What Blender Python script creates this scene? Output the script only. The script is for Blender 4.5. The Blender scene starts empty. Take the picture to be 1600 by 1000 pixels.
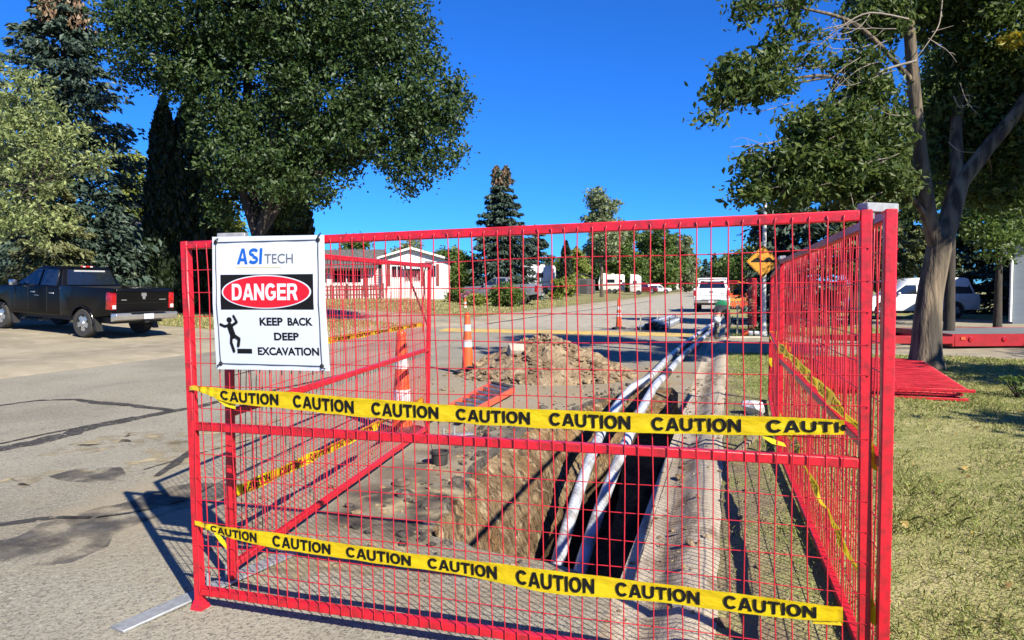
import bpy, bmesh, math, random
import numpy as np
from mathutils import Vector, Matrix, noise
from mathutils.geometry import delaunay_2d_cdt

R = math.radians
SC = bpy.context.scene
COL = SC.collection
# ------------------------------------------------------------------ camera, sky, sun, exposure
# road frame: +Y runs down the street, +X to the right-hand verge, metres
YAW, PITCH, ROLL, HC, FPX = R(17.2), 0.048, -0.007, 1.6, 1100.0
cam = bpy.data.cameras.new("camera")
cam.sensor_width = 36; cam.lens = 36 * FPX / 1600
cam.clip_start = 0.05; cam.clip_end = 3000
camo = bpy.data.objects.new("camera", cam); COL.objects.link(camo)
camo.matrix_world = (Matrix.Translation((0, 0, HC)) @ Matrix.Rotation(YAW, 4, 'Z')
                     @ Matrix.Rotation(R(90) - PITCH, 4, 'X') @ Matrix.Rotation(ROLL, 4, 'Z'))
SC.camera = camo
SUN_TO = Vector((1.09, -0.82, 1.0)).normalized()          # towards the sun
SUN_EL = math.asin(SUN_TO.z); SUN_AZ = math.atan2(SUN_TO.x, SUN_TO.y)
W = bpy.data.worlds.new("World"); SC.world = W; W.use_nodes = True
nt = W.node_tree; bg = nt.nodes["Background"]
sky = nt.nodes.new("ShaderNodeTexSky"); sky.sky_type = 'NISHITA'; sky.sun_disc = False
sky.sun_elevation = SUN_EL; sky.sun_rotation = SUN_AZ
sky.altitude = 700; sky.air_density = 1.0; sky.dust_density = 0.15; sky.ozone_density = 4.5
tint = nt.nodes.new("ShaderNodeMix"); tint.data_type = 'RGBA'; tint.blend_type = 'MULTIPLY'; tint.inputs[0].default_value = 1
tint.inputs[7].default_value = (0.17, 0.66, 1.45, 1)                     # the deep blue of a clear dry sky
nt.links.new(sky.outputs[0], tint.inputs[6]); nt.links.new(tint.outputs[2], bg.inputs[0]); bg.inputs[1].default_value = 0.060
sl = bpy.data.lights.new("sun", 'SUN'); sl.energy = 5.0; sl.angle = R(0.53); sl.color = (1.0, 0.94, 0.80)
slo = bpy.data.objects.new("sun", sl); COL.objects.link(slo)
slo.rotation_euler = SUN_TO.to_track_quat('Z', 'Y').to_euler(); slo.location = (20, -15, 30)
SC.view_settings.view_transform = 'Standard'; SC.view_settings.look = 'None'
SC.view_settings.exposure = 1.2; SC.view_settings.gamma = 1.0
SC.render.engine = 'CYCLES'
try:
    SC.cycles.max_bounces = 6; SC.cycles.transparent_max_bounces = 12
except Exception: pass

# ------------------------------------------------------------------ layout helpers (surveying the photograph into metres)
_RW = np.array(camo.matrix_world.to_3x3())
def ray(px, py):
    return Vector(_RW @ np.array([(px - 800) / FPX, -(py - 500) / FPX, -1.0]))
def at(px, py, dist):
    "the point dist metres away seen at px, py"
    return Vector((0, 0, HC)) + ray(px, py) * dist
def gr(px, py, z=0.0):
    "the point of height z seen at px, py"
    d = ray(px, py); return Vector((0, 0, HC)) + d * ((z - HC) / d.z)
def cw(x, d, z=0.0):
    "camera-aligned metres (right, away) to the road frame"
    c, s = math.cos(YAW), math.sin(YAW)
    return Vector((x * c - d * s, x * s + d * c, z))

# ------------------------------------------------------------------ mesh builder
class MB:
    def __init__(self): self.v = []; self.f = []; self.m = []
    def add(self, vs, fs, m=0):
        b = len(self.v); self.v += [tuple(p) for p in vs]
        for f in fs: self.f.append(tuple(i + b for i in f)); self.m.append(m)
        return self
    def box(self, c, s, m=0, rot=None):
        vs = []
        for i in range(8):
            p = Vector(((i & 1) - .5, ((i >> 1) & 1) - .5, (i >> 2) - .5)) * 1.0
            p = Vector((p.x * s[0], p.y * s[1], p.z * s[2]))
            if rot is not None: p = rot @ p
            vs.append(p + Vector(c))
        return self.add(vs, [(0, 2, 3, 1), (4, 5, 7, 6), (0, 1, 5, 4), (2, 6, 7, 3), (0, 4, 6, 2), (1, 3, 7, 5)], m)
    def bb(self, lo, hi, m=0):
        return self.box([(a + b) / 2 for a, b in zip(lo, hi)], [b - a for a, b in zip(lo, hi)], m)
    def bar(self, p0, p1, w, h, m=0, up=(0, 0, 1)):
        "rectangular bar from p0 to p1; w across, h along up"
        p0, p1 = Vector(p0), Vector(p1); x = (p1 - p0); L = x.length; x.normalize()
        z = Vector(up); y = z.cross(x)
        if y.length < 1e-4: y = Vector((0, 1, 0)).cross(x)
        y.normalize(); z = x.cross(y)
        return self.box((p0 + p1) / 2, (L, w, h), m, Matrix((x, y, z)).transposed())
    def tube(self, path, r, n=8, m=0, cap=True):
        path = [Vector(p) for p in path]; k = len(path)
        rs = r if isinstance(r, (list, tuple)) else [r] * k
        t0 = (path[1] - path[0]).normalized()
        a = t0.orthogonal().normalized(); vs = []
        for i, p in enumerate(path):
            t = (path[min(i + 1, k - 1)] - path[max(i - 1, 0)])
            if t.length < 1e-9: t = t0
            t = t.normalized(); a = (a - t * a.dot(t))
            a = a.normalized() if a.length > 1e-6 else t.orthogonal().normalized()
            b = t.cross(a)
            for j in range(n):
                th = 2 * math.pi * j / n
                vs.append(p + (a * math.cos(th) + b * math.sin(th)) * rs[i])
        fs = [(i * n + j, i * n + (j + 1) % n, (i + 1) * n + (j + 1) % n, (i + 1) * n + j) for i in range(k - 1) for j in range(n)]
        if cap: fs += [tuple(range(n - 1, -1, -1)), tuple(range((k - 1) * n, k * n))]
        return self.add(vs, fs, m)
    def lathe(self, prof, n=16, o=(0, 0, 0), rot=None, m=0):
        vs = []
        for r_, z in prof:
            for j in range(n):
                th = 2 * math.pi * j / n; p = Vector((r_ * math.cos(th), r_ * math.sin(th), z))
                if rot is not None: p = rot @ p
                vs.append(p + Vector(o))
        k = len(prof)
        fs = [(i * n + j, i * n + (j + 1) % n, (i + 1) * n + (j + 1) % n, (i + 1) * n + j) for i in range(k - 1) for j in range(n)]
        fs += [tuple(range(n - 1, -1, -1)), tuple(range((k - 1) * n, k * n))]
        return self.add(vs, fs, m)
    def prism(self, poly, axis, lo, hi, m=0):
        "extrude a 2-D outline along x, y or z (the outline holds the two other axes in order)"
        def mk(p, t):
            return {'x': (t, p[0], p[1]), 'y': (p[0], t, p[1]), 'z': (p[0], p[1], t)}[axis]
        n = len(poly); vs = [mk(p, lo) for p in poly] + [mk(p, hi) for p in poly]
        fs = [tuple(range(n - 1, -1, -1)), tuple(range(n, 2 * n))] + [(i, (i + 1) % n, n + (i + 1) % n, n + i) for i in range(n)]
        return self.add(vs, fs, m)
    def build(self, name, mats, parent=None, world=False, bevel=0, seg=1, smooth=True, ang=40):
        if not isinstance(mats, (list, tuple)): mats = [mats]
        vs = self.v
        if world and parent is not None:
            ox, oy, oz = parent.location; vs = [(x - ox, y - oy, z - oz) for x, y, z in vs]
        me = bpy.data.meshes.new(name); me.from_pydata(vs, [], self.f)
        for m in mats: me.materials.append(m)
        me.polygons.foreach_set('material_index', self.m)
        bm = bmesh.new(); bm.from_mesh(me)
        bmesh.ops.recalc_face_normals(bm, faces=bm.faces)
        if bevel:
            es = [e for e in bm.edges if len(e.link_faces) == 2 and e.calc_face_angle(0) > R(30)]
            bmesh.ops.bevel(bm, geom=es, offset=bevel, segments=seg, profile=.5, affect='EDGES', clamp_overlap=True)
        bm.to_mesh(me); bm.free()
        if smooth:
            me.polygons.foreach_set('use_smooth', [True] * len(me.polygons))
            me.set_sharp_from_angle(angle=R(ang))
        o = bpy.data.objects.new(name, me); COL.objects.link(o)
        if parent is not None: o.parent = parent
        return o

def tag(o, label=None, cat=None, group=None, kind=None):
    if label: o['label'] = label
    if cat: o['category'] = cat
    if group: o['group'] = group
    if kind: o['kind'] = kind
    return o
def thing(name, label, cat, loc=(0, 0, 0), rz=0, group=None):
    o = bpy.data.objects.new(name, None); COL.objects.link(o); o.empty_display_size = .2
    o.location = loc; o.rotation_euler = (0, 0, rz)
    return tag(o, label, cat, group)
def np_mesh(name, vs, fs, mat, parent=None, smooth=False):
    me = bpy.data.meshes.new(name)
    me.from_pydata(vs, [], fs)
    me.materials.append(mat)
    if smooth: me.polygons.foreach_set('use_smooth', [True] * len(me.polygons))
    o = bpy.data.objects.new(name, me); COL.objects.link(o)
    if parent is not None: o.parent = parent
    return o

# ------------------------------------------------------------------ materials
ALB = .71
def albedo(c, k=None): return tuple(x * (ALB if k is None else k) for x in c)
def mat(name, base, rough=.6, metal=0, col2=None, scale=4., var=.5, bump=0, bscale=40., coat=0, spec=.5, trans=0, island=0, detail=6, emit=None, stretch=None, col3=None, s3=.6, lo=.35, hi=.65, keep=False):
    m = bpy.data.materials.new(name); m.use_nodes = True; t = m.node_tree; n = t.nodes; L = t.links
    p = n["Principled BSDF"]
    p.inputs['Roughness'].default_value = rough; p.inputs['Metallic'].default_value = metal
    p.inputs['Specular IOR Level'].default_value = spec
    if coat: p.inputs['Coat Weight'].default_value = coat; p.inputs['Coat Roughness'].default_value = .05
    if not metal and not keep:
        base = albedo(base); col2 = albedo(col2) if col2 else None; col3 = albedo(col3) if col3 else None
    c1 = (*base, 1); c2 = (*(col2 or [max(0, x * (1 - .25 * var)) for x in base]), 1)
    tc = n.new("ShaderNodeTexCoord"); src = tc.outputs['Object']
    if stretch:
        mp = n.new("ShaderNodeMapping"); mp.inputs['Scale'].default_value = stretch; L.new(src, mp.inputs[0]); src = mp.outputs[0]
    mx = n.new("ShaderNodeMix"); mx.data_type = 'RGBA'; mx.inputs[6].default_value = c1; mx.inputs[7].default_value = c2
    if island:
        g = n.new("ShaderNodeNewGeometry"); fac = g.outputs['Random Per Island']
        L.new(fac, mx.inputs[0])
    else:
        ns = n.new("ShaderNodeTexNoise"); ns.inputs['Scale'].default_value = scale; ns.inputs['Detail'].default_value = detail
        L.new(src, ns.inputs['Vector'])
        mr = n.new("ShaderNodeMapRange"); mr.inputs[1].default_value = lo; mr.inputs[2].default_value = hi
        L.new(ns.outputs[0], mr.inputs[0]); L.new(mr.outputs[0], mx.inputs[0])
    out = mx.outputs[2]
    if col3:
        n3 = n.new("ShaderNodeTexNoise"); n3.inputs['Scale'].default_value = s3; n3.inputs['Detail'].default_value = 8; L.new(src, n3.inputs['Vector'])
        m3 = n.new("ShaderNodeMapRange"); m3.inputs[1].default_value = .45; m3.inputs[2].default_value = .68; L.new(n3.outputs[0], m3.inputs[0])
        x3 = n.new("ShaderNodeMix"); x3.data_type = 'RGBA'; L.new(out, x3.inputs[6]); x3.inputs[7].default_value = (*col3, 1); L.new(m3.outputs[0], x3.inputs[0]); out = x3.outputs[2]
    L.new(out, p.inputs['Base Color'])
    if bump:
        nb = n.new("ShaderNodeTexNoise"); nb.inputs['Scale'].default_value = bscale; nb.inputs['Detail'].default_value = 5; L.new(src, nb.inputs['Vector'])
        b = n.new("ShaderNodeBump"); b.inputs['Strength'].default_value = 1; b.inputs['Distance'].default_value = bump
        L.new(nb.outputs[0], b.inputs['Height']); L.new(b.outputs[0], p.inputs['Normal'])
    if emit:
        p.inputs['Emission Color'].default_value = (*emit[:3], 1); p.inputs['Emission Strength'].default_value = emit[3]
    if trans:
        tr = n.new("ShaderNodeBsdfTranslucent"); L.new(out, tr.inputs[0])
        ms = n.new("ShaderNodeMixShader"); ms.inputs[0].default_value = trans
        L.new(p.outputs[0], ms.inputs[1]); L.new(tr.outputs[0], ms.inputs[2])
        L.new(ms.outputs[0], n["Material Output"].inputs[0])
    return m
def leafmat(name, a, b, trans=.3, rough=.5, spec=.4):
    return mat(name, a, rough=rough, col2=b, island=1, trans=trans, spec=spec)

def ground_mat(name, spec):
    """layers of colour over a base: each layer = (colour, kind, args) with kind 'noise'/'fine'/'band'"""
    m = bpy.data.materials.new(name); m.use_nodes = True; t = m.node_tree; n = t.nodes; L = t.links
    p = n["Principled BSDF"]; p.inputs['Roughness'].default_value = spec.get('rough', .9); p.inputs['Specular IOR Level'].default_value = .25
    tc = n.new("ShaderNodeTexCoord"); src = tc.outputs['Object']
    sep = n.new("ShaderNodeSeparateXYZ"); L.new(src, sep.inputs[0])
    def noise_(scale, det=6, st=None, dist=0):
        s = src
        if st:
            mp = n.new("ShaderNodeMapping"); mp.inputs['Scale'].default_value = st; mp.inputs['Rotation'].default_value = (0, 0, spec.get('rot', 0)); L.new(s, mp.inputs[0]); s = mp.outputs[0]
        q = n.new("ShaderNodeTexNoise"); q.inputs['Scale'].default_value = scale; q.inputs['Detail'].default_value = det; q.inputs['Distortion'].default_value = dist; L.new(s, q.inputs['Vector']); return q.outputs[0]
    def rng(x, a, b, lo=0, hi=1):
        q = n.new("ShaderNodeMapRange"); q.inputs[1].default_value = a; q.inputs[2].default_value = b; q.inputs[3].default_value = lo; q.inputs[4].default_value = hi; L.new(x, q.inputs[0]); return q.outputs[0]
    def math_(op, a, b):
        q = n.new("ShaderNodeMath"); q.operation = op
        for i, x in enumerate((a, b)):
            if isinstance(x, (int, float)): q.inputs[i].default_value = x
            else: L.new(x, q.inputs[i])
        return q.outputs[0]
    out = None
    for col, kind, a in spec['layers']:
        if kind == 'base':
            q = n.new("ShaderNodeRGB"); q.outputs[0].default_value = (*albedo(col), 1); out = q.outputs[0]; continue
        if kind == 'noise':
            fac = rng(noise_(a[0], 8, a[3] if len(a) > 3 else None), a[1], a[2], 0, a[4] if len(a) > 4 else 1)
        elif kind == 'vor':
            q = n.new("ShaderNodeTexVoronoi"); q.inputs['Scale'].default_value = a[0]; L.new(src, q.inputs['Vector'])
            fac = rng(q.outputs['Color'], a[1], a[2], 0, a[3])
        elif kind == 'band':      # smooth box in x and y (x0,x1,y0,y1,soft,strength) broken up by noise
            x0, x1, y0, y1, sf, st = a
            nx = math_('MULTIPLY', math_('SUBTRACT', noise_(1.1, 8), .5), sf * 3.2)
            X = math_('ADD', sep.outputs[0], nx); Y = math_('ADD', sep.outputs[1], nx)
            fac = math_('MULTIPLY', math_('MULTIPLY', rng(X, x0 - sf, x0 + sf), rng(X, x1 - sf, x1 + sf, 1, 0)),
                        math_('MULTIPLY', rng(Y, y0 - sf, y0 + sf), rng(Y, y1 - sf, y1 + sf, 1, 0)))
            fac = math_('MULTIPLY', math_('MULTIPLY', fac, rng(noise_(2.6, 9), .32, .6)), st)
        x = n.new("ShaderNodeMix"); x.data_type = 'RGBA'; L.new(fac, x.inputs[0]); L.new(out, x.inputs[6]); x.inputs[7].default_value = (*albedo(col), 1); out = x.outputs[2]
    L.new(out, p.inputs['Base Color'])
    prev = None
    for sc, dst in spec.get('bump', []):
        b = n.new("ShaderNodeBump"); b.inputs['Distance'].default_value = dst; b.inputs['Strength'].default_value = 1
        L.new(noise_(sc, 6), b.inputs['Height'])
        if prev is not None: L.new(prev, b.inputs['Normal'])
        prev = b.outputs[0]
    if prev is not None: L.new(prev, p.inputs['Normal'])
    if spec.get('ragged'):      # torn edge: the strip thins out where noise says so, by its generated width
        tr = n.new("ShaderNodeBsdfTransparent"); ms = n.new("ShaderNodeMixShader")
        L.new(rng(noise_(spec['ragged'], 9), *spec.get('rag', (.36, .46))), ms.inputs[0]); L.new(tr.outputs[0], ms.inputs[1]); L.new(p.outputs[0], ms.inputs[2])
        L.new(ms.outputs[0], n["Material Output"].inputs[0])
    return m

M = {}
M['asphalt'] = ground_mat("asphalt", dict(layers=[
    ((.385, .352, .272), 'base', 0), ((.27, .245, .188), 'noise', (.5, .42, .66)), ((.36, .32, .235), 'noise', (1.2, .52, .72, (1, .35, 1), .75)),
    ((.15, .135, .12), 'noise', (.9, .58, .72, (1, .28, 1), .55)), ((.40, .36, .27), 'noise', (3.1, .6, .72, (1, .5, 1), .6)),
    ((.11, .10, .085), 'vor', (110, .70, .78, .7)), ((.46, .43, .36), 'vor', (85, .76, .84, .75)), ((.13, .115, .095), 'noise', (34, .57, .66, (1, 1, 1), .6)), ((.44, .40, .31), 'noise', (41, .58, .67, (1, 1, 1), .6)), ((.14, .12, .10), 'noise', (9, .62, .7, (1, 1, 1), .5)),
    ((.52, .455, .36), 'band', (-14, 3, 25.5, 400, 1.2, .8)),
    ((.335, .265, .175), 'band', (-2.9, 3, 3.3, 13.5, .35, .95)), ((.33, .26, .17), 'band', (-5.5, -1, 8.5, 14.2, .5, .8)),
    ((.38, .31, .205), 'band', (-4.8, -2.0, 3.4, 10.5, .5, .75)),
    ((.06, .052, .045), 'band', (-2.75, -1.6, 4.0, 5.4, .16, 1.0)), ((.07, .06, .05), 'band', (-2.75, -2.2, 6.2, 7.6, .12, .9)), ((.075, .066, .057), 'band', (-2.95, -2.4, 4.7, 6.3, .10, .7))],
    bump=[(160, .006), (28, .008)]))
M['concrete'] = ground_mat("concrete", dict(layers=[((.38, .33, .235), 'base', 0), ((.28, .24, .17), 'noise', (.8, .4, .66)),
    ((.47, .40, .30), 'noise', (2.2, .5, .7, (1, 1, 1), .7)), ((.17, .14, .11), 'noise', (5, .62, .75, (1, 1, 1), .5))], bump=[(90, .004), (9, .008)]))
M['kerb'] = ground_mat("kerb_concrete", dict(layers=[((.58, .49, .365), 'base', 0), ((.34, .26, .175), 'noise', (1.6, .50, .66, (2.4, .35, 1))),
    ((.22, .16, .105), 'noise', (7, .56, .68, (1, .4, 1), .8)), ((.21, .145, .09), 'band', (-.40, -.27, -8, 14, .03, .9)), ((.46, .40, .32), 'noise', (4, .58, .7, (1, 1, 1), .6))], bump=[(70, .006), (8, .012)]))
M['lawn'] = ground_mat("lawn_soil", dict(layers=[((.37, .34, .135), 'base', 0), ((.25, .26, .08), 'noise', (.7, .42, .62)),
    ((.47, .42, .20), 'noise', (3.2, .5, .68, (1, 1, 1), .8)), ((.10, .09, .04), 'noise', (22, .6, .72, (1, 1, 1), .6)),
    ((.24, .18, .115), 'band', (-.2, .38, -1, 13.5, .14, .9))], bump=[(60, .02), (9, .03)]))
M['dry_lawn'] = ground_mat("dry_lawn", dict(layers=[((.30, .26, .11), 'base', 0), ((.18, .18, .06), 'noise', (.35, .42, .62)),
    ((.33, .27, .14), 'noise', (1.3, .5, .68, (1, 1, 1), .8)), ((.08, .09, .03), 'noise', (14, .58, .72, (1, 1, 1), .6))], bump=[(40, .03)]))
M['soil'] = ground_mat("clay_soil", dict(layers=[((.29, .20, .11), 'base', 0), ((.15, .092, .045), 'noise', (2.6, .42, .58, (1, 1, 1.6))),
    ((.47, .37, .23), 'noise', (7, .55, .66, (1.6, 1.6, .8), .8)), ((.34, .19, .08), 'noise', (1.3, .52, .66, (1, 1, 1), .7)), ((.07, .05, .03), 'noise', (9, .54, .62, (2.0, 1.5, .5), .9))], bump=[(55, .03), (14, .04)]))
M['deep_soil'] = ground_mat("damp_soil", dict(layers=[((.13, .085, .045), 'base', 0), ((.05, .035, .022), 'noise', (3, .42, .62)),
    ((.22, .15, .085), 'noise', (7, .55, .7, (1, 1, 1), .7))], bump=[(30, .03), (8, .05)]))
M['spoil'] = ground_mat("spoil_soil", dict(layers=[((.35, .255, .155), 'base', 0), ((.21, .145, .085), 'noise', (3, .42, .6)),
    ((.48, .38, .25), 'noise', (8, .52, .68, (1, 1, 1), .8)), ((.15, .105, .065), 'noise', (17, .6, .7, (1, 1, 1), .6))], bump=[(60, .02), (17, .03)]))
M['tar'] = ground_mat("tar_seal", dict(rough=.75, layers=[((.062, .056, .05), 'base', 0), ((.11, .10, .088), 'noise', (7, .5, .66))], bump=[(120, .003)], ragged=14))
M['worn'] = ground_mat("worn_asphalt", dict(rough=.8, layers=[((.085, .077, .069), 'base', 0), ((.15, .135, .115), 'noise', (5, .45, .6)), ((.26, .23, .2), 'vor', (80, .82, .87, .6))], bump=[(120, .005)], ragged=3.2, rag=(.40, .62)))
M['sand'] = ground_mat('sand_drift', dict(layers=[((.46, .38, .23), 'base', 0), ((.34, .28, .18), 'noise', (4, .45, .6))], bump=[(90, .004)], ragged=4.5, rag=(.46, .66)))
M['yellow_road'] = ground_mat("road_yellow", dict(layers=[((.62, .43, .13), 'base', 0), ((.42, .32, .16), 'noise', (3, .5, .66))], bump=[(120, .004)]))
M['red'] = mat("red_enamel", (.77, .012, .030), .42, col2=(.66, .010, .026), scale=9, bump=.0012, bscale=50, coat=.12, col3=(.38, .018, .024), s3=26)
M['red_wire'] = mat("red_wire", (.66, .018, .036), .45, col2=(.50, .016, .03), scale=14)
M['galv'] = mat("galvanised", (.30, .31, .32), .5, .25, col2=(.21, .22, .23), scale=30, bump=.0005)
M['sign_white'] = mat("sign_white", (.76, .80, .88), .35, col2=(.70, .75, .84), scale=2)
M['black'] = mat("black_print", (.010, .010, .011), .6, spec=.15)
M['sign_red'] = mat("sign_red", (.95, .008, .02), .4)
M['sign_blue'] = mat("sign_blue", (.008, .13, .60), .5)
M['sign_grey'] = mat("sign_grey", (.16, .17, .19), .5)
M['sign_gold'] = mat("sign_gold", (.72, .62, .28), .5)
M['cord'] = mat("cord_black", (.015, .015, .015), .8)
M['tape'] = mat("caution_yellow", (1.0, .78, .012), .30, col2=(.95, .66, .01), scale=7, trans=.3, spec=.5, bump=.006, bscale=16, stretch=(1, 1, 2.2))
M['orange'] = mat("cone_orange", (1.0, .13, .02), .45, col2=(.9, .11, .018), scale=10, col3=(.5, .1, .04), s3=9)
M['reflect'] = mat("reflective_white", (.80, .80, .80), .35, col2=(.62, .62, .62), scale=15)
M['rubber'] = mat("black_rubber", (.022, .021, .02), .75, col2=(.05, .045, .04), scale=9)
M['pvc'] = mat("grey_pvc", (.66, .69, .75), .38, col2=(.56, .59, .65), scale=3, stretch=(1, 1, 1), col3=(.36, .34, .32), s3=5)
M['pvc_dark'] = mat("dark_pvc", (.03, .032, .036), .5)
M['pvc_mid'] = mat("mid_pvc", (.26, .28, .31), .4)
M['fiber'] = mat("ladder_orange", (.80, .12, .05), .5, col2=(.66, .12, .06), scale=12)
M['alu'] = mat("aluminium", (.42, .42, .43), .4, .8, col2=(.25, .24, .24), scale=14)
M['wood'] = mat("weathered_wood", (.36, .28, .17), .8, col2=(.24, .18, .11), scale=18, stretch=(1, 1, .2))
M['palewood'] = mat("pale_lath", (.66, .60, .46), .75, col2=(.52, .46, .34), scale=15)
M['bark'] = mat("grey_bark", (.25, .19, .125), .95, col2=(.05, .038, .027), scale=7, stretch=(1, 1, .16), bump=.06, bscale=11, lo=.40, hi=.60, col3=(.07, .058, .046), s3=3)
M['bark_dark'] = mat("dark_bark", (.06, .048, .038), .95, col2=(.04, .032, .026), scale=9, stretch=(1, 1, .25), bump=.03, bscale=14)
M['elm_bark'] = mat("elm_bark", (.07, .056, .044), .95, col2=(.03, .024, .02), scale=9, stretch=(1, 1, .25), bump=.03, bscale=14)
M['deadwood'] = mat("dead_twig", (.36, .31, .26), .9, col2=(.24, .2, .16), scale=12)
# ------------------------------------------------------------------ the ground
def xe(y):      # left edge of the road
    return float(np.interp(y, [-40, 22, 30, 100, 700], [-12.5, -12.5, -10.2, -8.6, -8.6]))
def hgt(x, y):
    d = xe(y) - x
    if d > 0:
        return min(.055 * d, .7) + (.03 if d < 1.6 else .0)
    if x > -.06:
        return .08 + .03 * math.sin(x * 1.3) * math.sin(y * .7) * min(1, max(0, x - .8)) * (1 if y < 40 else 0)
    return 0.0
YS = sorted(set([-40, -20, -10, -5] + [round(-2 + .5 * i, 2) for i in range(0, 64)] + [30 + 2 * i for i in range(36)] + [102 + 12 * i for i in range(20)] + [380, 460, 600, 800]))
LD = [0, .12, 1.6, 1.72, 3, 5, 8, 12, 17, 23, 30, 42, 60, 100, 200, 420]
RX = [-.05, .1, .25, .45, .7, 1, 1.4, 1.8, 2.3, 2.8, 3.4, 4, 5, 6, 7, 8, 9.5, 11, 13, 16, 20, 26, 34, 50, 90, 200, 420]
def sheet(name, cols, test, m, lift=0, kind='structure'):
    "one mesh from the cells of a (column, row) grid that pass test(x, y)"
    mb = MB(); idx = {}
    def vid(i, j):
        if (i, j) not in idx:
            x, y = cols(i, YS[j]), YS[j]; idx[(i, j)] = len(mb.v); mb.v.append((x, y, hgt(x, y) + lift))
        return idx[(i, j)]
    i = 0
    n = cols(None, 0)
    for i in range(n - 1):
        for j in range(len(YS) - 1):
            cx = (cols(i, YS[j]) + cols(i + 1, YS[j])) / 2; cy = (YS[j] + YS[j + 1]) / 2
            if test(cx, cy, i):
                mb.f.append((vid(i, j), vid(i + 1, j), vid(i + 1, j + 1), vid(i, j + 1))); mb.m.append(0)
    o = mb.build(name, m, smooth=True, ang=60); return tag(o, kind=kind)
lcol = lambda i, y: len(LD) if i is None else xe(y) - LD[len(LD) - 1 - i] - (1e-4 if False else 0)
rcol = lambda i, y: len(RX) if i is None else RX[i]
def is_drive_l(x, y, d): return (2 < y < 19.5 and d < 23) or (26.5 < y < 33 and d < 14)
def is_walk_l(x, y, d): return d < 1.6 and not is_drive_l(x, y, d)
def is_drive_r(x, y): return (16.5 < y < 21.5 and x < 26) or (27 < y < 35 and x < 20)
DL = lambda x, y: xe(y) - x
tag(sheet('driveway', lcol, lambda x, y, i: is_drive_l(x, y, DL(x, y)), M['concrete']), kind='structure')
tag(sheet('sidewalk', lcol, lambda x, y, i: is_walk_l(x, y, DL(x, y)), M['concrete']))
tag(sheet('front_yard', lcol, lambda x, y, i: not is_drive_l(x, y, DL(x, y)) and not is_walk_l(x, y, DL(x, y)), M['dry_lawn']))
tag(sheet('driveway', rcol, lambda x, y, i: is_drive_r(x, y), M['concrete']))
tag(sheet('lawn', rcol, lambda x, y, i: not is_drive_r(x, y), M['lawn']))
RC = [-12.5, -9, -6, -4, -.56]
def rocol(i, y):
    if i is None: return 5
    return xe(y) if i == 0 else RC[i] if i != 1 else (xe(y) + -6) / 2
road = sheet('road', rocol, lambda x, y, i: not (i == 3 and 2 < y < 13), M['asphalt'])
# kerb and gutter along the right-hand side
mb = MB()
kp = [(-.56, -.2), (-.56, 0), (-.37, -.012), (-.29, .03), (-.22, .075), (-.12, .09), (-.05, .082), (-.05, -.2)]
ky = [-12] + [round(-2 + .25 * i, 2) for i in range(90)] + list(range(21, 220, 4))
vs = []
random.seed(3)
for y in ky:
    for k, (x, z) in enumerate(kp):
        jx = (random.random() - .5) * (.02 if y < 14 else 0) * (1 if 1 < k < 7 else 0)
        vs.append((x + jx, y, z + jx * .5))
nk = len(kp)
mb.add(vs, [(i * nk + k, i * nk + k + 1, (i + 1) * nk + k + 1, (i + 1) * nk + k) for i in range(len(ky) - 1) for k in range(nk - 1)])
tag(mb.build('kerb', M['kerb'], ang=60), kind='structure')
# ---- the trench: torn outline, sloped clay bank on the left, straight wall under the kerb
def ragged(pts, amp, step, seed):
    rnd = random.Random(seed); out = []
    for a, b in zip(pts[:-1], pts[1:]):
        a, b = Vector(a), Vector(b); n = max(1, int((b - a).length / step))
        for i in range(n):
            p = a.lerp(b, i / n); out.append((p.x + rnd.uniform(-amp, amp), p.y + rnd.uniform(-amp, amp)))
    return out
left = ragged([(-1.1, 3.92), (-1.45, 3.98), (-1.92, 4.15), (-2.06, 4.9), (-2.2, 5.8), (-2.3, 6.9), (-2.2, 8.0), (-1.95, 9.1), (-1.68, 10.2), (-1.35, 11.0), (-.95, 11.25)], .035, .16, 4)
nearend = [(-.56, 3.78), (-.72, 3.74), (-.86, 3.82), (-.98, 3.86)]
farend = [(-.85, 11.2), (-.72, 10.6), (-.64, 9.4), (-.56, 9.0)]
right = [(-.56, 9.0 - .4 * i) for i in range(1, 13)]
outline = nearend + left + farend + right                                # clockwise from the near kerb corner
nO = len(outline)
pts = [Vector(p) for p in outline]
edges = [(i, (i + 1) % nO) for i in range(nO)]
border = [(-4, 2 + .5 * i) for i in range(23)] + [(-.56, 2 + .5 * i) for i in range(3)] + [(-.56, 9.5 + .5 * i) for i in range(8)] + [(-4 + .43 * i, 2) for i in range(1, 8)] + [(-4 + .43 * i, 13) for i in range(1, 8)]
pts += [Vector(p) for p in border]
rnd = random.Random(7)
for i in range(260): pts.append(Vector((rnd.uniform(-3.9, -.6), rnd.uniform(2.1, 12.9))))
cv, ce, cf, ov, oe, of_ = delaunay_2d_cdt(pts, edges, [], 0, 1e-5)
def inside(p, poly):
    c = False; n = len(poly); j = n - 1
    for i in range(n):
        if (poly[i][1] > p[1]) != (poly[j][1] > p[1]) and p[0] < (poly[j][0] - poly[i][0]) * (p[1] - poly[i][1]) / (poly[j][1] - poly[i][1]) + poly[i][0]: c = not c
        j = i
    return c
mb = MB(); vs = []
for p in cv:
    e = min(abs(p.x + 4), abs(p.y - 2), abs(p.y - 13), abs(p.x + .56)) if not inside(p, outline) else 0
    vs.append((p.x, p.y, (noise.noise((p.x * 1.5, p.y * 1.5, 3)) * .022 if e > .05 else 0)))
fs = [f for f in cf if not inside(sum((Vector(cv[i]) for i in f), Vector((0, 0))) / len(f), outline)]
mb.add(vs, fs); tag(mb.build('road', M['asphalt'], ang=60), kind='structure')
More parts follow.
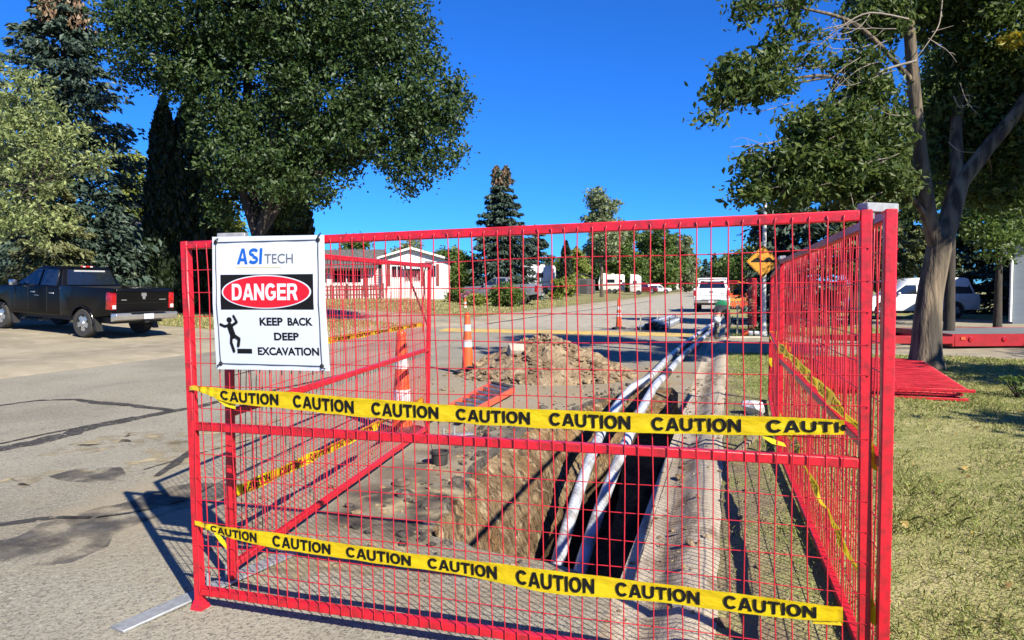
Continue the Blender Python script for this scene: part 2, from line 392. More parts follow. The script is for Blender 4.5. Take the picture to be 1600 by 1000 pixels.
M['broken_edge'] = ground_mat('broken_asphalt', dict(layers=[((.10, .088, .075), 'base', 0), ((.055, .048, .04), 'noise', (9, .45, .6)), ((.25, .21, .16), 'noise', (14, .56, .68, (1, 1, 1), .7))], bump=[(60, .02)]))
# walls: rows from the lip down; x target narrows towards a slot
mb = MB(); vs = []; ROWS = [(0, 0), (.07, .06), (.16, .26), (.34, .5), (.52, .72), (.68, .86), (.84, .95), (1.0, 1.0), (1.2, 1.0), (1.42, 1.0)]
slot = lambda y: -1.62 + .02 * math.sin(y * 2.1) + max(0, (y - 8.2)) * .19
for dz, s in ROWS:
    for k, (x, y) in enumerate(outline):
        lf = k >= len(nearend) + 2 and k < len(nearend) + len(left) - 3
        far_ = y > 10.2
        if lf:
            tx = min(slot(y), -.75) if x < slot(y) else x; X = x + (tx - x) * s; Y = y
        elif k < len(nearend) + 2: X = x; Y = y + .22 * s
        elif far_: X = x; Y = y - .9 * s
        else: X = x + .012 - .06 * s * (1 if x > -.6 else 0) * 0; Y = y
        if k in range(nO - len(right) - 1, nO) or k == 0: X = -.49 + .05 * s
        a = .09 * min(1, dz * 5) * (1 if lf else .5)
        nz = noise.noise_vector((X * 2.6, Y * 2.6, dz * 5)); n2 = noise.noise_vector((X * 7, Y * 7, dz * 9))
        zb = dz if y < 9 else dz * max(.35, 1 - (y - 9) * .33)
        vs.append((X + (nz.x * a + n2.x * a * .5) * (1 if X < -.58 else .3), Y + nz.y * a * .6, -zb + nz.z * a * .6))
nr = len(ROWS)
for r_ in range(nr - 1):
    for k in range(nO):
        k2 = (k + 1) % nO
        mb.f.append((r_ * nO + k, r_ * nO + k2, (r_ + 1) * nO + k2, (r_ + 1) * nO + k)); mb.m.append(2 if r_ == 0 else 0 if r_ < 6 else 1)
mb.v = [tuple(v) for v in vs]
mb.f.append(tuple((nr - 1) * nO + k for k in range(nO))); mb.m.append(1)
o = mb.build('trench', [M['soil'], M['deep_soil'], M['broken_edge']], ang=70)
sb = o.modifiers.new('subdivide', 'SUBSURF'); sb.subdivision_type = 'SIMPLE'; sb.levels = 2; sb.render_levels = 2
tx = bpy.data.textures.new('clod', 'CLOUDS'); tx.noise_scale = .07; tx.noise_depth = 4
dm = o.modifiers.new('displace', 'DISPLACE'); dm.texture = tx; dm.strength = .085; dm.mid_level = .5; dm.texture_coords = 'OBJECT'
vg = o.vertex_groups.new(name='wall'); vg.add([i for i in range(nO, nr * nO)], 1.0, 'REPLACE'); vg.add(list(range(nO)), 0.0, 'REPLACE'); dm.vertex_group = 'wall'
tag(o, kind='structure')

# ---- tar strips, worn bands and the painted hump: thin sheets on the road
def strip(name, m, px, w, lift=.004, jit=.25, seed=1, step=.12):
    "an irregular strip on the road through ground points given in the photo"
    rnd = random.Random(seed); P = [gr(a, b) for a, b in px]; vs = []; n = 0
    ws = w if isinstance(w, list) else [w] * len(P)
    for i in range(len(P) - 1):
        a, b = P[i], P[i + 1]; k = max(1, int((b - a).length / step)); t = (b - a).normalized(); s = Vector((-t.y, t.x, 0))
        for q in range(k + (i == len(P) - 2)):
            f = q / k; c = a.lerp(b, f); ww = ws[i] + (ws[i + 1] - ws[i]) * f
            c = c + s * noise.noise((c.x * 2, c.y * 2, seed)) * ww * .4
            for sg in (-.5, .5): vs.append((c + s * sg * ww * (1 + rnd.uniform(-jit, jit))) + Vector((0, 0, lift)))
            n += 1
    mb = MB(); mb.add(vs, [(2 * i, 2 * i + 1, 2 * i + 3, 2 * i + 2) for i in range(n - 1)])
    return tag(mb.build(name, m), kind='structure')
strip('tar_seal', M['tar'], [(-60, 714), (0, 701), (60, 690), (150, 667), (240, 648), (300, 637), (420, 612), (560, 580)], [.27, .27, .26, .24, .2, .16, .12, .1], seed=1)
strip('tar_seal', M['tar'], [(0, 694), (100, 673), (210, 652)], .05, seed=2, lift=.008)
strip('tar_seal', M['tar'], [(-30, 638), (0, 634), (60, 626), (120, 625), (150, 629), (210, 634), (268, 642)], [.07, .07, .08, .1, .16, .15, .1], seed=3, lift=.008)
strip('tar_seal', M['tar'], [(-40, 826), (0, 820), (60, 812), (95, 809), (150, 809), (215, 800), (290, 783)], [.06, .07, .09, .07, .04, .05, .04], seed=5)
strip('tar_seal', M['tar'], [(225, 734), (300, 712), (420, 680)], [.03, .04, .03], seed=8)
strip('tar_seal', M['tar'], [(245, 745), (270, 726), (300, 704)], [.05, .1, .06], seed=9, lift=.008)
strip('worn_patch', M['worn'], [(-80, 882), (0, 862), (80, 840), (150, 815), (230, 795), (300, 770), (330, 755)], [.75, .75, .7, .62, .55, .6, .4], seed=6)
strip('worn_patch', M['worn'], [(100, 738), (140, 742), (190, 752)], [.25, .5, .25], seed=16)
strip('tar_seal', M['tar'], [(700, 492), (800, 478), (900, 470)], [.15, .15, .15], seed=11, step=.8)
strip('tar_seal', M['tar'], [(760, 506), (860, 492), (960, 479), (1020, 470)], [.25, .2, .2, .2], seed=12, step=.8)
strip('sand_drift', M['sand'], [(90, 712), (150, 690), (230, 682), (300, 690)], [.4, .7, .8, .3], seed=21, lift=.002)
strip('sand_drift', M['sand'], [(180, 735), (250, 722), (330, 690), (420, 655)], [.3, .6, .7, .3], seed=22, lift=.002)
strip('sand_drift', M['sand'], [(-40, 765), (60, 745), (160, 742)], [.3, .5, .2], seed=23, lift=.002)
strip('sand_drift', M['sand'], [(430, 900), (560, 850), (640, 780), (700, 730)], [.5, .7, .7, .4], seed=24, lift=.002)
# yellow speed hump: a real low hump across the street
mb = MB(); prof = [(22.3, .0045), (22.55, .03), (22.85, .055), (23.1, .06), (23.4, .05), (23.7, .022), (23.95, .0045)]
xs = [-10.0 + .45 * i for i in range(21)]
vs = [(x, y - .12 * (x + 1) * .9 - 0.0 + .03 * math.sin(x * 3), z) for x in xs for y, z in prof]; k = len(prof)
mb.add(vs, [(i * k + j, i * k + j + 1, (i + 1) * k + j + 1, (i + 1) * k + j) for i in range(len(xs) - 1) for j in range(k - 1)])
tag(mb.build('speed_hump', M['yellow_road']), kind='structure')

# ------------------------------------------------------------------ writing
_glyph = {}
def glyphs(body, offset=.0):
    key = (body, offset)
    if key not in _glyph:
        cu = bpy.data.curves.new('lettering', 'FONT'); cu.body = body; cu.offset = offset; cu.resolution_u = 4
        ob = bpy.data.objects.new('lettering', cu); COL.objects.link(ob)
        dg = bpy.context.evaluated_depsgraph_get(); me = bpy.data.meshes.new_from_object(ob.evaluated_get(dg))
        vs = np.array([v.co[:2] for v in me.vertices]); fs = [tuple(p.vertices) for p in me.polygons]
        bpy.data.objects.remove(ob); bpy.data.meshes.remove(me)
        lo, hi = vs.min(0), vs.max(0); _glyph[key] = ((vs - lo) / (hi - lo), fs)
    return _glyph[key]

def _arc(cx, cy, rx, ry, a0, a1, n=18, pw=.88):
    out = []
    for i in range(n + 1):
        t = R(a0 + (a1 - a0) * i / n); c, s = math.cos(t), math.sin(t)
        out.append((cx + rx * math.copysign(abs(c) ** pw, c), cy + ry * math.copysign(abs(s) ** pw, s)))
    return out
def _bold(ch):
    "outlines of one heavy block capital: (width, [loops])"
    if ch == 'O': return .98, [_arc(.49, .5, .49, .515, 0, 360, 36)[:-1], _arc(.49, .5, .235, .31, 0, 360, 36)[:-1]]
    if ch == 'C': return .94, [_arc(.49, .5, .49, .515, 33, 327, 30) + _arc(.49, .5, .235, .30, 318, 42, 26)]
    if ch == 'G': return .98, [_arc(.49, .5, .49, .515, 36, 306, 30) + [(.95, .17), (.95, .55), (.52, .55), (.52, .37), (.71, .37), (.71, .26)] + _arc(.49, .5, .235, .30, 300, 45, 24)]
    if ch == 'U': return .90, [[(0, 1), (0, .38)] + _arc(.45, .38, .45, .395, 180, 360, 20) + [(.90, 1), (.655, 1), (.655, .36)] + _arc(.45, .37, .205, .185, 360, 180, 14) + [(.245, 1)]]
    if ch == 'A': return 1.0, [[(0, 0), (.36, 1), (.64, 1), (1, 0), (.735, 0), (.675, .19), (.325, .19), (.265, 0)], [(.385, .38), (.615, .38), (.5, .765)]]
    if ch == 'T': return .86, [[(0, 1), (.86, 1), (.86, .79), (.555, .79), (.555, 0), (.305, 0), (.305, .79), (0, .79)]]
    if ch == 'I': return .25, [[(0, 0), (.25, 0), (.25, 1), (0, 1)]]
    if ch == 'N': return .93, [[(0, 0), (0, 1), (.245, 1), (.69, .42), (.69, 1), (.93, 1), (.93, 0), (.69, 0), (.24, .59), (.24, 0)]]
    if ch == 'D': return .92, [[(0, 0), (0, 1), (.45, 1)] + _arc(.44, .5, .48, .5, 90, -90, 22) + [(.45, 0)], [(.25, .20), (.25, .80), (.42, .80)] + _arc(.42, .5, .25, .30, 90, -90, 16) + [(.42, .20)]]
    if ch == 'E': return .80, [[(0, 0), (0, 1), (.80, 1), (.80, .80), (.25, .80), (.25, .61), (.75, .61), (.75, .41), (.25, .41), (.25, .20), (.82, .20), (.82, 0)]]
    if ch == 'R': return .95, [[(0, 0), (0, 1), (.56, 1)] + _arc(.55, .715, .34, .285, 90, -60, 16) + [(.95, 0), (.66, 0), (.45, .40), (.25, .40), (.25, 0)], [(.25, .58), (.25, .82), (.5, .82)] + _arc(.5, .70, .14, .12, 90, -90, 10) + [(.5, .58)]]
    if ch == 'S':
        c = _arc(.45, .74, .34, .165, 20, 262, 18, 1) + _arc(.45, .27, .35, .17, 84, -160, 18, 1); L_, R_ = [], []
        for i, p in enumerate(c):
            a, b = c[max(i - 1, 0)], c[min(i + 1, len(c) - 1)]; d = math.hypot(b[0] - a[0], b[1] - a[1]); nx, ny = -(b[1] - a[1]) / d, (b[0] - a[0]) / d
            L_.append((p[0] + nx * .105, p[1] + ny * .10)); R_.append((p[0] - nx * .105, p[1] - ny * .10))
        return .9, [L_ + R_[::-1]]
    raise KeyError(ch)
def bold(body, gap=.10):
    key = ('bold', body)
    if key not in _glyph:
        cu = bpy.data.curves.new('lettering', 'CURVE'); cu.dimensions = '2D'; cu.fill_mode = 'BOTH'; x = 0
        for ch in body:
            w, loops = _bold(ch)
            for lp in loops:
                sp = cu.splines.new('POLY'); sp.points.add(len(lp) - 1); sp.use_cyclic_u = True
                for p, q in zip(sp.points, lp): p.co = (q[0] + x, q[1], 0, 1)
            x += w + (gap if ch not in 'A' else gap * .6)
        ob = bpy.data.objects.new('lettering', cu); COL.objects.link(ob)
        me = bpy.data.meshes.new_from_object(ob.evaluated_get(bpy.context.evaluated_depsgraph_get()))
        vs = np.array([v.co[:2] for v in me.vertices]); fs = [tuple(p.vertices) for p in me.polygons]
        bpy.data.objects.remove(ob); bpy.data.meshes.remove(me)
        lo, hi = vs.min(0), vs.max(0); _glyph[key] = ((vs - lo) / (hi - lo), fs)
    return _glyph[key]
# ------------------------------------------------------------------ fence panels
def panel_map(b0, b1, t0, t1, L, H, side):
    b0, b1, t0, t1 = map(Vector, (b0, b1, t0, t1))
    n = (b1 - b0).cross(t0 - b0).normalized() * side
    def f(u, v, off=0.0):
        a, b = u / L, v / H
        return (b0 * (1 - a) + b1 * a) * (1 - b) + (t0 * (1 - a) + t1 * a) * b + n * off
    return f
def fence_panel(name, label, b0, b1, t0, t1, L=3.05, H=1.83, side=1, seed=1, du=.0571, dv=.1135, u0=.045, rail=.93, wob=.008, group='red construction fence panels', wires=None, first_v=None, loc=None, tube=.02, wr=.0026, hr=.0021):
    f = panel_map(b0, b1, t0, t1, L, H, side); rnd = random.Random(seed)
    T = thing(name, label, 'fence panel', loc or tuple(Vector(b0)), 0, group)
    up = (Vector(t0) - Vector(b0)).normalized(); al = (Vector(b1) - Vector(b0)).normalized()
    w = tube * 2
    for u in (tube, L - tube):
        mb = MB(); mb.bar(f(u, -.01), f(u, H), w, w, up=al)
        mb.build('post', M['red'], T, True, bevel=.004)
    for v in (.09, rail, H - tube):
        mb = MB(); mb.bar(f(w + .001, v), f(L - w - .001, v), w - .002, w - .002, up=up)
        mb.build('rail', M['red'], T, True, bevel=.004)
    mb = MB(); o = tube + wr
    n = int((L - 2 * u0) / du) + 1
    for i in range(n):
        u = u0 + i * du
        if u > L - .045: break
        k = 15; ph = rnd.uniform(0, 6); am = rnd.uniform(.2, 1) * wob
        bend = rnd.choice([0, 0, 0, 1]) * rnd.uniform(-.012, .012); bv = rnd.uniform(.5, 1.5)
        P = [f(u, .068, o * .2), f(u, .075, o)]
        for j in range(k):
            v = .10 + (H - .13) * j / (k - 1)
            P.append(f(u + am * math.sin(v * 4.3 + ph) + bend * math.exp(-((v - bv) / .15) ** 2), v, o + .004 * math.sin(v * 6 + ph) * (0 < j < k - 1)))
        P.append(f(u, H - tube * .9, o)); P.append(f(u, H - tube * .8, o * .6))
        mb.tube(P, wr, 6)
    v = H - .139 if first_v is None else first_v
    while v > .12:
        if abs(v - rail) > .035:
            ph = rnd.uniform(0, 6); k = 24
            P = [f(.012, v, o + .001)] + [f(.02 + (L - .04) * j / (k - 1), v + .0035 * math.sin(j * .7 + ph), o - .004) for j in range(k)] + [f(L - .012, v, o + .001)]
            mb.tube(P, hr, 6)
        v -= dv
    mb.build('wire_mesh', M['red_wire'], T, True, ang=70)
    return T, f
FO = Vector((-2.548, 2.842, 0)); FU = Vector((1., -.017, .011)).normalized(); FV = Vector((-.011, -.002, 1)).normalized()
front, FF = fence_panel('temporary_fence', 'red mesh fence panel in front carrying the danger sign and two caution tapes', FO, FO + FU * 3.05, FO + FV * 1.83, FO + FU * 3.05 + FV * 1.83, 3.05, 1.83, -1 if (FU.cross(FV)).y > 0 else 1, seed=5, rail=.918, wr=.0027)
# foot flare at the near left post
mb = MB(); mb.lathe([(.024, 0), (.05, 0.0), (.03, .05), (.02, .06)], 4, FO + Vector((.02, 0, -.008)), Matrix.Rotation(R(45), 3, 'Z')); mb.build('post_foot', M['red'], front, True)
LB0, LB1 = Vector((-2.575, 3.12, 0)), Vector((-3.10, 6.92, 0))
left_p, LFm = fence_panel('temporary_fence', 'red mesh fence panel running away on the left beside an orange delineator', LB0, LB1, LB0 + Vector((.03, 0, 1.83)), LB1 + Vector((.05, 0, 1.84)), 3.81, 1.83, -1, seed=8, wr=.0027)
RB0, RB1 = Vector((.535, 2.74, .02)), Vector((.425, 6.5, .05))
right_p, RFm = fence_panel('temporary_fence', 'nearest red mesh fence panel on the right, running away beside the lawn', RB0, RB1, RB0 + Vector((0, 0, 1.84)), RB1 + Vector((.0, 0, 1.76)), 3.78, 1.83, 1, seed=12, wr=.0034, hr=.0026, wob=.014)
B2, B3 = Vector((.43, 6.62, .05)), Vector((.505, 9.75, .06))
right2, RF2 = fence_panel('temporary_fence', 'red mesh fence panel seen edge-on behind the nearest right-hand one', B2, B3, B2 + Vector((0, 0, 1.73)), B3 + Vector((.015, 0, 1.66)), 3.14, 1.7, 1, seed=14)
# panels at the far end of the dig
b = at(1161, 487, 40); b.z = .08; e = at(1181, 487, 43); e.z = .08
fence_panel('temporary_fence', 'distant red mesh fence panel standing under the small orange sign', b, e, b + Vector((0, 0, 1.8)), e + Vector((0, 0, 1.8)), (e - b).length, 1.8, 1, seed=15, du=.1)
b = at(1138, 482, 44); b.z = .05; e = at(1164, 482, 44); e.z = .05
fence_panel('temporary_fence', 'distant red mesh fence panel square to the road beside the white pickup', b, e, b + Vector((0, 0, 1.8)), e + Vector((0, 0, 1.8)), (e - b).length, 1.8, 1, seed=16, du=.1)
b = gr(1169, 521); b.z = .02; e = b + Vector((.3, 1.9, 0))
fence_panel('temporary_fence', 'narrow red mesh fence panel seen almost edge-on right of the bent worker', b, e, b + Vector((0, 0, 1.8)), e + Vector((0, 0, 1.8)), (e - b).length, 1.8, 1, seed=17, du=.06)
# panels lying on the lawn
lie0 = gr(1512, 628, .08); lie1 = gr(1440, 577, .08); w_ = (Vector((lie0.x, lie0.y, 0)) - Vector((lie1.x, lie1.y, 0))).normalized(); side_ = Vector((w_.y, -w_.x, 0))
if side_.x > 0: side_ = -side_
for q, (lab, dx) in enumerate((('red mesh panel lying flat on the grass, bottom of the pile', 0), ('red mesh panel lying flat on the grass, middle of the pile', .05), ('red mesh panel lying flat on the grass, top of the pile by the tree trunk', -.06))):
    z = .035 + .062 * q; A = Vector((lie0.x, lie0.y, hgt(lie0.x, lie0.y) + z)) + side_ * dx - w_ * dx; B = A - w_ * 4.0
    fence_panel('temporary_fence', lab, A, B, A + side_ * 1.8, B + side_ * 1.8, 4.0, 1.8, 1, seed=20 + q, wr=.004, hr=.0035, du=.045, dv=.09)
# ---- feet and clamps
def foot_plate(label, p, q, z=.012):
    p, q = Vector(p), Vector(q); d = (q - p).normalized(); T = thing('fence_stand', label, 'fence foot', ((p + q) / 2).to_tuple(), 0, 'galvanised fence feet'); T.location.z = 0
    mb = MB(); p.z = q.z = z; mb.bar(p, q, .10, .014); mb.build('base_plate', M['galv'], T, True, bevel=.003)
    for s in (-.06, .06):
        mb = MB(); c = (p + q) / 2 + d * s; mb.tube([c + Vector((0, 0, .006)), c + Vector((0, 0, .09))], .012, 8); mb.build('pin', M['galv'], T, True)
foot_plate('galvanised flat foot under the near left fence corner', (-2.72, 2.52, 0), (-2.50, 3.62, 0))
foot_plate('galvanised flat foot at the far end of the left fence panel', gr(664, 686), gr(738, 679))
c = FF(3.05, 1.83)
T = thing('fence_clamp', 'galvanised saddle clamp on top of the two right corner posts', 'clamp', c.to_tuple(), 0, 'galvanised fence clamps')
mb = MB(); a_, b_ = at(1349, 321, 2.5), at(1398, 319, 2.55); a_.z = b_.z = 1.872
mb.bar(a_ + Vector((0, .02, 0)), b_ + Vector((0, .02, 0)), .05, .034); mb.build('channel', M['galv'], T, True, bevel=.003)
for p_ in (a_.lerp(b_, .22), a_.lerp(b_, .82)):
    mb = MB(); mb.bar(p_ + Vector((0, .02, -.065)), p_ + Vector((0, .02, -.018)), .03, .03, up=(1, 0, 0)); mb.build('leg', M['galv'], T, True, bevel=.002)
c = FF(.2, 1.83); T = thing('fence_clamp', 'galvanised saddle clamp peeping over the danger sign', 'clamp', c.to_tuple(), 0, 'galvanised fence clamps')
mb = MB(); mb.bar(FF(.20, 1.848, -.02), FF(.33, 1.848, -.06), .045, .03); mb.build('channel', M['galv'], T, True, bevel=.003)
mb = MB(); mb.bar(FF(.23, 1.80, -.04), FF(.23, 1.833, -.04), .03, .03, up=(1, 0, 0)); mb.build('leg', M['galv'], T, True)
for fm, lab, u in ((LFm, 'galvanised saddle clamp on the far top corner of the left fence panel', 3.77), (RFm, 'galvanised saddle clamp between the two right-hand fence panels', 3.78)):
    c = fm(u, 1.83); T = thing('fence_clamp', lab, 'clamp', c.to_tuple(), 0, 'galvanised fence clamps')
    mb = MB(); d = (fm(u, 1.83) - fm(u - .5, 1.83)).normalized()
    mb.bar(c - d * .08 + Vector((0, 0, .017)), c + d * .10 + Vector((0, 0, .017)), .05, .03); mb.build('channel', M['galv'], T, True, bevel=.003)
    mb = MB(); mb.bar(c + Vector((0, 0, -.05)) + d * .05, c + Vector((0, 0, .001)) + d * .05, .03, .03, up=(1, 0, 0)); mb.build('leg', M['galv'], T, True)

# ------------------------------------------------------------------ danger sign
ST = [(.215, 1.842), (.825, 1.827), (.833, 1.214), (.212, 1.21)]
def S(a, b, h=0.0):
    u = (ST[0][0] * (1 - a) + ST[1][0] * a) * (1 - b) + (ST[3][0] * (1 - a) + ST[2][0] * a) * b
    v = (ST[0][1] * (1 - a) + ST[1][1] * a) * (1 - b) + (ST[3][1] * (1 - a) + ST[2][1] * a) * b
    return FF(u, v, .036 + .012 * (1 - abs(2 * b - 1)) + h)
sign = thing('danger_sign', 'white danger sign warning of deep excavation, tied to the front fence', 'sign', S(.5, .5).to_tuple())
N_ = 12
mb = MB(); vs = []
for h in (0, .006):
    for i in range(N_ + 1):
        for j in range(N_ + 1): vs.append(S(i / N_, j / N_, h))
k = N_ + 1; q = k * k
fs = [(i * k + j, i * k + j + 1, (i + 1) * k + j + 1, (i + 1) * k + j) for i in range(N_) for j in range(N_)]
fs += [tuple(x + q for x in f[::-1]) for f in fs]
for i in range(N_):
    fs += [(i * k, (i + 1) * k, (i + 1) * k + q, i * k + q), (i * k + N_, (i + 1) * k + N_, (i + 1) * k + N_ + q, i * k + N_ + q), (i, i + 1, i + 1 + q, i + q), (N_ * k + i, N_ * k + i + 1, N_ * k + i + 1 + q, N_ * k + i + q)]
mb.add(vs, fs); board = mb.build('sign_board', M['sign_white'], sign, True, ang=30)
def decal(name, m, poly, h, parent=sign):
    "a flat printed shape on the sign; poly in sign fractions, subdivided so that it follows the board"
    mb = MB(); bm = bmesh.new(); f = bm.faces.new([bm.verts.new((x, y, 0)) for x, y in poly]); bmesh.ops.triangulate(bm, faces=[f])
    bmesh.ops.subdivide_edges(bm, edges=bm.edges[:], cuts=3, use_grid_fill=True)
    bm.verts.index_update(); vs = [S(v.co.x, v.co.y, h) for v in bm.verts]; fs = [tuple(v.index for v in f.verts) for f in bm.faces]; bm.free()
    mb.add(vs, fs); return mb.build(name, m, parent, True)
def sign_text(body, a0, a1, b0, b1, m, off, h, shear=0, name='lettering'):
    vs, fs = bold(body) if off is None else glyphs(body, off); mb = MB()
    mb.add([S(a0 + (a1 - a0) * x + shear * (y - .5), b1 + (b0 - b1) * y, h) for x, y in vs], fs)
    return mb.build(name, m, sign, True, smooth=False)
ell = lambda rx, ry: [(.488 + rx * math.cos(t * math.pi / 32), .415 + ry * math.sin(t * math.pi / 32)) for t in range(64)]
decal('black_panel', M['black'], [(.075, .285), (.905, .285), (.905, .547), (.075, .547)], .0068)
decal('oval_border', M['sign_white'], ell(.40, .125), .0076)
decal('red_oval', M['sign_red'], ell(.386, .117), .0084)
sign_text('DANGER', .185, .775, .352, .478, M['sign_white'], None, .0094)
sign_text('ASI', .235, .462, .09, .208, M['sign_blue'], None, .0072, .009)
sign_text('TECH', .482, .735, .133, .205, M['sign_grey'], .008, .0072)
decal('underline', M['sign_gold'], [(.225, .229), (.63, .233), (.63, .238), (.225, .235)], .0070)
sign_text('KEEP', .424, .63, .606, .666, M['black'], .034, .0072); sign_text('BACK', .672, .888, .606, .666, M['black'], .034, .0072)
sign_text('DEEP', .545, .762, .718, .776, M['black'], .034, .0072)
sign_text('EXCAVATION', .392, .927, .828, .888, M['black'], .034, .0072)
# falling figure
mb = MB(); pc = lambda x, y: ((x - 180) / 595, (y - 103) / 700)
def stroke(pts, w, hh):
    P = [pc(*p) for p in pts]
    for i in range(len(P) - 1):
        (x0, y0), (x1, y1) = P[i], P[i + 1]; L_ = math.hypot(x1 - x0, y1 - y0); nx, ny = -(y1 - y0) / L_ * w, (x1 - x0) / L_ * w
        mb.add([S(x0 + nx, y0 + ny, hh), S(x1 + nx, y1 + ny, hh), S(x1 - nx, y1 - ny, hh), S(x0 - nx, y0 - ny, hh)], [(0, 1, 2, 3)])
    for (x, y) in P:
        mb.add([S(x + w * math.cos(t * .524), y + w * math.sin(t * .524), hh + .0002) for t in range(12)], [tuple(range(12))])
hc = pc(267, 540); mb.add([S(hc[0] + .025 * math.cos(t * .314), hc[1] + .021 * math.sin(t * .314), .0072) for t in range(20)], [tuple(range(20))])
stroke([(268, 572), (276, 600), (283, 622)], .026, .0073); stroke([(262, 570), (240, 574), (218, 564)], .0105, .0078); stroke([(278, 572), (309, 551), (293, 520)], .0105, .0083)
stroke([(276, 622), (272, 660), (285, 704)], .0125, .0088); stroke([(287, 620), (317, 640), (311, 674)], .0135, .0093)
a_, b_ = pc(302, 692), pc(382, 717); mb.add([S(a_[0], a_[1], .0072), S(b_[0], a_[1], .0072), S(b_[0], b_[1], .0072), S(a_[0], b_[1], .0072)], [(0, 1, 2, 3)])
mb.build('pictogram', M['black'], sign, True, smooth=False)
mb = MB(); cr = [(.035, .042), (.955, .035), (.945, .965), (.045, .955)]
for i in range(4):
    p, q_ = cr[i], cr[(i + 1) % 4]; P = [S(p[0] + (q_[0] - p[0]) * t / 10, p[1] + (q_[1] - p[1]) * t / 10, .0085 + .001 * math.sin(t * 1.7)) for t in range(11)]
    mb.tube(P, .0017, 6)
mb.build('cord', M['cord'], sign, True)
for a_, b_, ex in ((.035, .042, (.03, -.03)), (.955, .035, (.03, -.05)), (.945, .965, (.03, .02)), (.045, .955, (-.03, .02))):
    mb = MB(); mb.lathe([(.004, -.004), (.009, -.003), (.011, .001), (.007, .004)], 10, S(a_, b_, .008), Matrix.Rotation(R(90), 3, 'X'))
    mb.tube([S(a_, b_, .012), S(a_ + ex[0] * .4, b_ + ex[1] * .5, .02), S(a_ + ex[0], b_ + ex[1], .012)], .003, 6)
    mb.build('knot', M['cord'], sign, True)

# ------------------------------------------------------------------ caution tape
def ribbon(T, C, Wd, Nn, words=(), ss=None, h0=.155, h1=.845, wname='tape_band'):
    "C centre points, Wd half-width vectors, Nn normals; words = (start, end) as fractions of the row index"
    mb = MB(); vs = []; k = len(C); cr = 5
    for c, w, n in zip(C, Wd, Nn):
        for j in range(cr): vs.append(c + w * (2 * j / (cr - 1) - 1) + n * (.0015 * math.sin(j * 1.9)))
    mb.add(vs, [(i * cr + j, i * cr + j + 1, (i + 1) * cr + j + 1, (i + 1) * cr + j) for i in range(k - 1) for j in range(cr - 1)])
    mb.build(wname, M['tape'], T, True, ang=80)
    g, fs = bold('CAUTION')
    for w in words:
        mb = MB(); a, b = w[0], w[1]; cut = w[2] if len(w) > 2 else 1.0; P = []
        for x, y in g:
            s = (a + (b - a) * x) * (k - 1); i = max(0, min(k - 2, int(s))); t = s - i; v = 2 * (h0 + (h1 - h0) * y) - 1
            P.append(C[i].lerp(C[i + 1], t) + Wd[i].lerp(Wd[i + 1], t) * v + Nn[i].lerp(Nn[i + 1], t) * .0035)
        keep = [f for f in fs if all(g[i][0] <= cut for i in f)]
        mb.add(P, keep); mb.build('lettering', M['black'], T, True, smooth=False)
def front_tape(label, nodes, words, seed, knot):
    us = np.arange(nodes[0][0], nodes[-1][0] + .001, .012); X = [n[0] for n in nodes]
    tp = np.interp(us, X, [n[1] for n in nodes]); bt = np.interp(us, X, [n[2] for n in nodes])
    ker = np.ones(9) / 9; sm = lambda a: np.convolve(np.pad(a, 4, 'edge'), ker, 'valid'); tp, bt = sm(tp), sm(bt)
    tp = tp + np.array([.007 * noise.noise((u * 2.1, seed, 11)) + .003 * noise.noise((u * 7, seed, 12)) for u in us]); bt = bt + np.array([.009 * noise.noise((u * 2.4, seed, 15)) + .004 * noise.noise((u * 8, seed, 16)) for u in us])
    C, Wd, Nn = [], [], []; n0 = (FF(1, 1, 1) - FF(1, 1, 0)); L_ = us[-1] - us[0]
    for u, a, b in zip(us, tp, bt):
        e = math.exp(-(u - us[0]) * 7) + math.exp(-(us[-1] - u) * 9)
        off = .036 + .004 * noise.noise((u * 3, seed, 0)) + .010 * e * noise.noise((u * 40, seed, 2))
        tl = .12 * noise.noise((u * 2.2, seed, 5)) + .9 * e * noise.noise((u * 16, seed, 7))
        C.append(FF(u, (a + b) / 2, off)); w = (FF(u, a, 0) - FF(u, b, 0)) / 2
        Wd.append(w * math.cos(tl * .6) + n0 * w.length * math.sin(tl * .6)); Nn.append(n0)
    T = thing('caution_tape', label, 'caution tape', C[0].to_tuple(), 0, 'caution tapes on the fence')
    ribbon(T, C, Wd, Nn, [((a - us[0]) / L_, (b - us[0]) / L_, *r) for a, b, *r in words])
    for p, q in knot:      # gathered ends wrapped round the wires
        m0 = MB(); P = [Vector(x) for x in p]; vs = []
        for i, c in enumerate(P):
            w = Vector((.006, 0, q)) if i % 2 else Vector((-.004, .004, q * .8)); vs += [c - w, c + w]
        m0.add(vs, [(2 * i, 2 * i + 1, 2 * i + 3, 2 * i + 2) for i in range(len(P) - 1)]); m0.build('tail', M['tape'], T, True)
front_tape('upper yellow caution tape stretched across the front panel below the danger sign',
    [(.09, 1.124, 1.10), (.16, 1.122, 1.085), (.246, 1.117, 1.053), (.45, 1.113, 1.036), (.642, 1.108, 1.024), (1.351, 1.079, 1.002), (1.972, 1.075, .995), (2.47, 1.075, 1.001), (2.80, 1.079, 1.012), (2.965, 1.083, 1.03)],
    [(.226, .554), (.634, .954), (1.042, 1.367), (1.448, 1.778), (1.86, 2.191), (2.273, 2.605), (2.695, 3.06, .80)], 1.0,
    [([FF(.10, 1.11, .04), FF(.06, 1.115, .03), FF(.03, 1.11, .026), FF(.0, 1.11, .0)], .012), ([FF(.19, 1.08, .035), FF(.25, 1.045, .03), FF(.30, 1.03, .026), FF(.26, 1.06, .022)], .016),
     ([FF(2.68, 1.005, .032), FF(2.72, .985, .028), FF(2.76, .975, .026)], .008)])
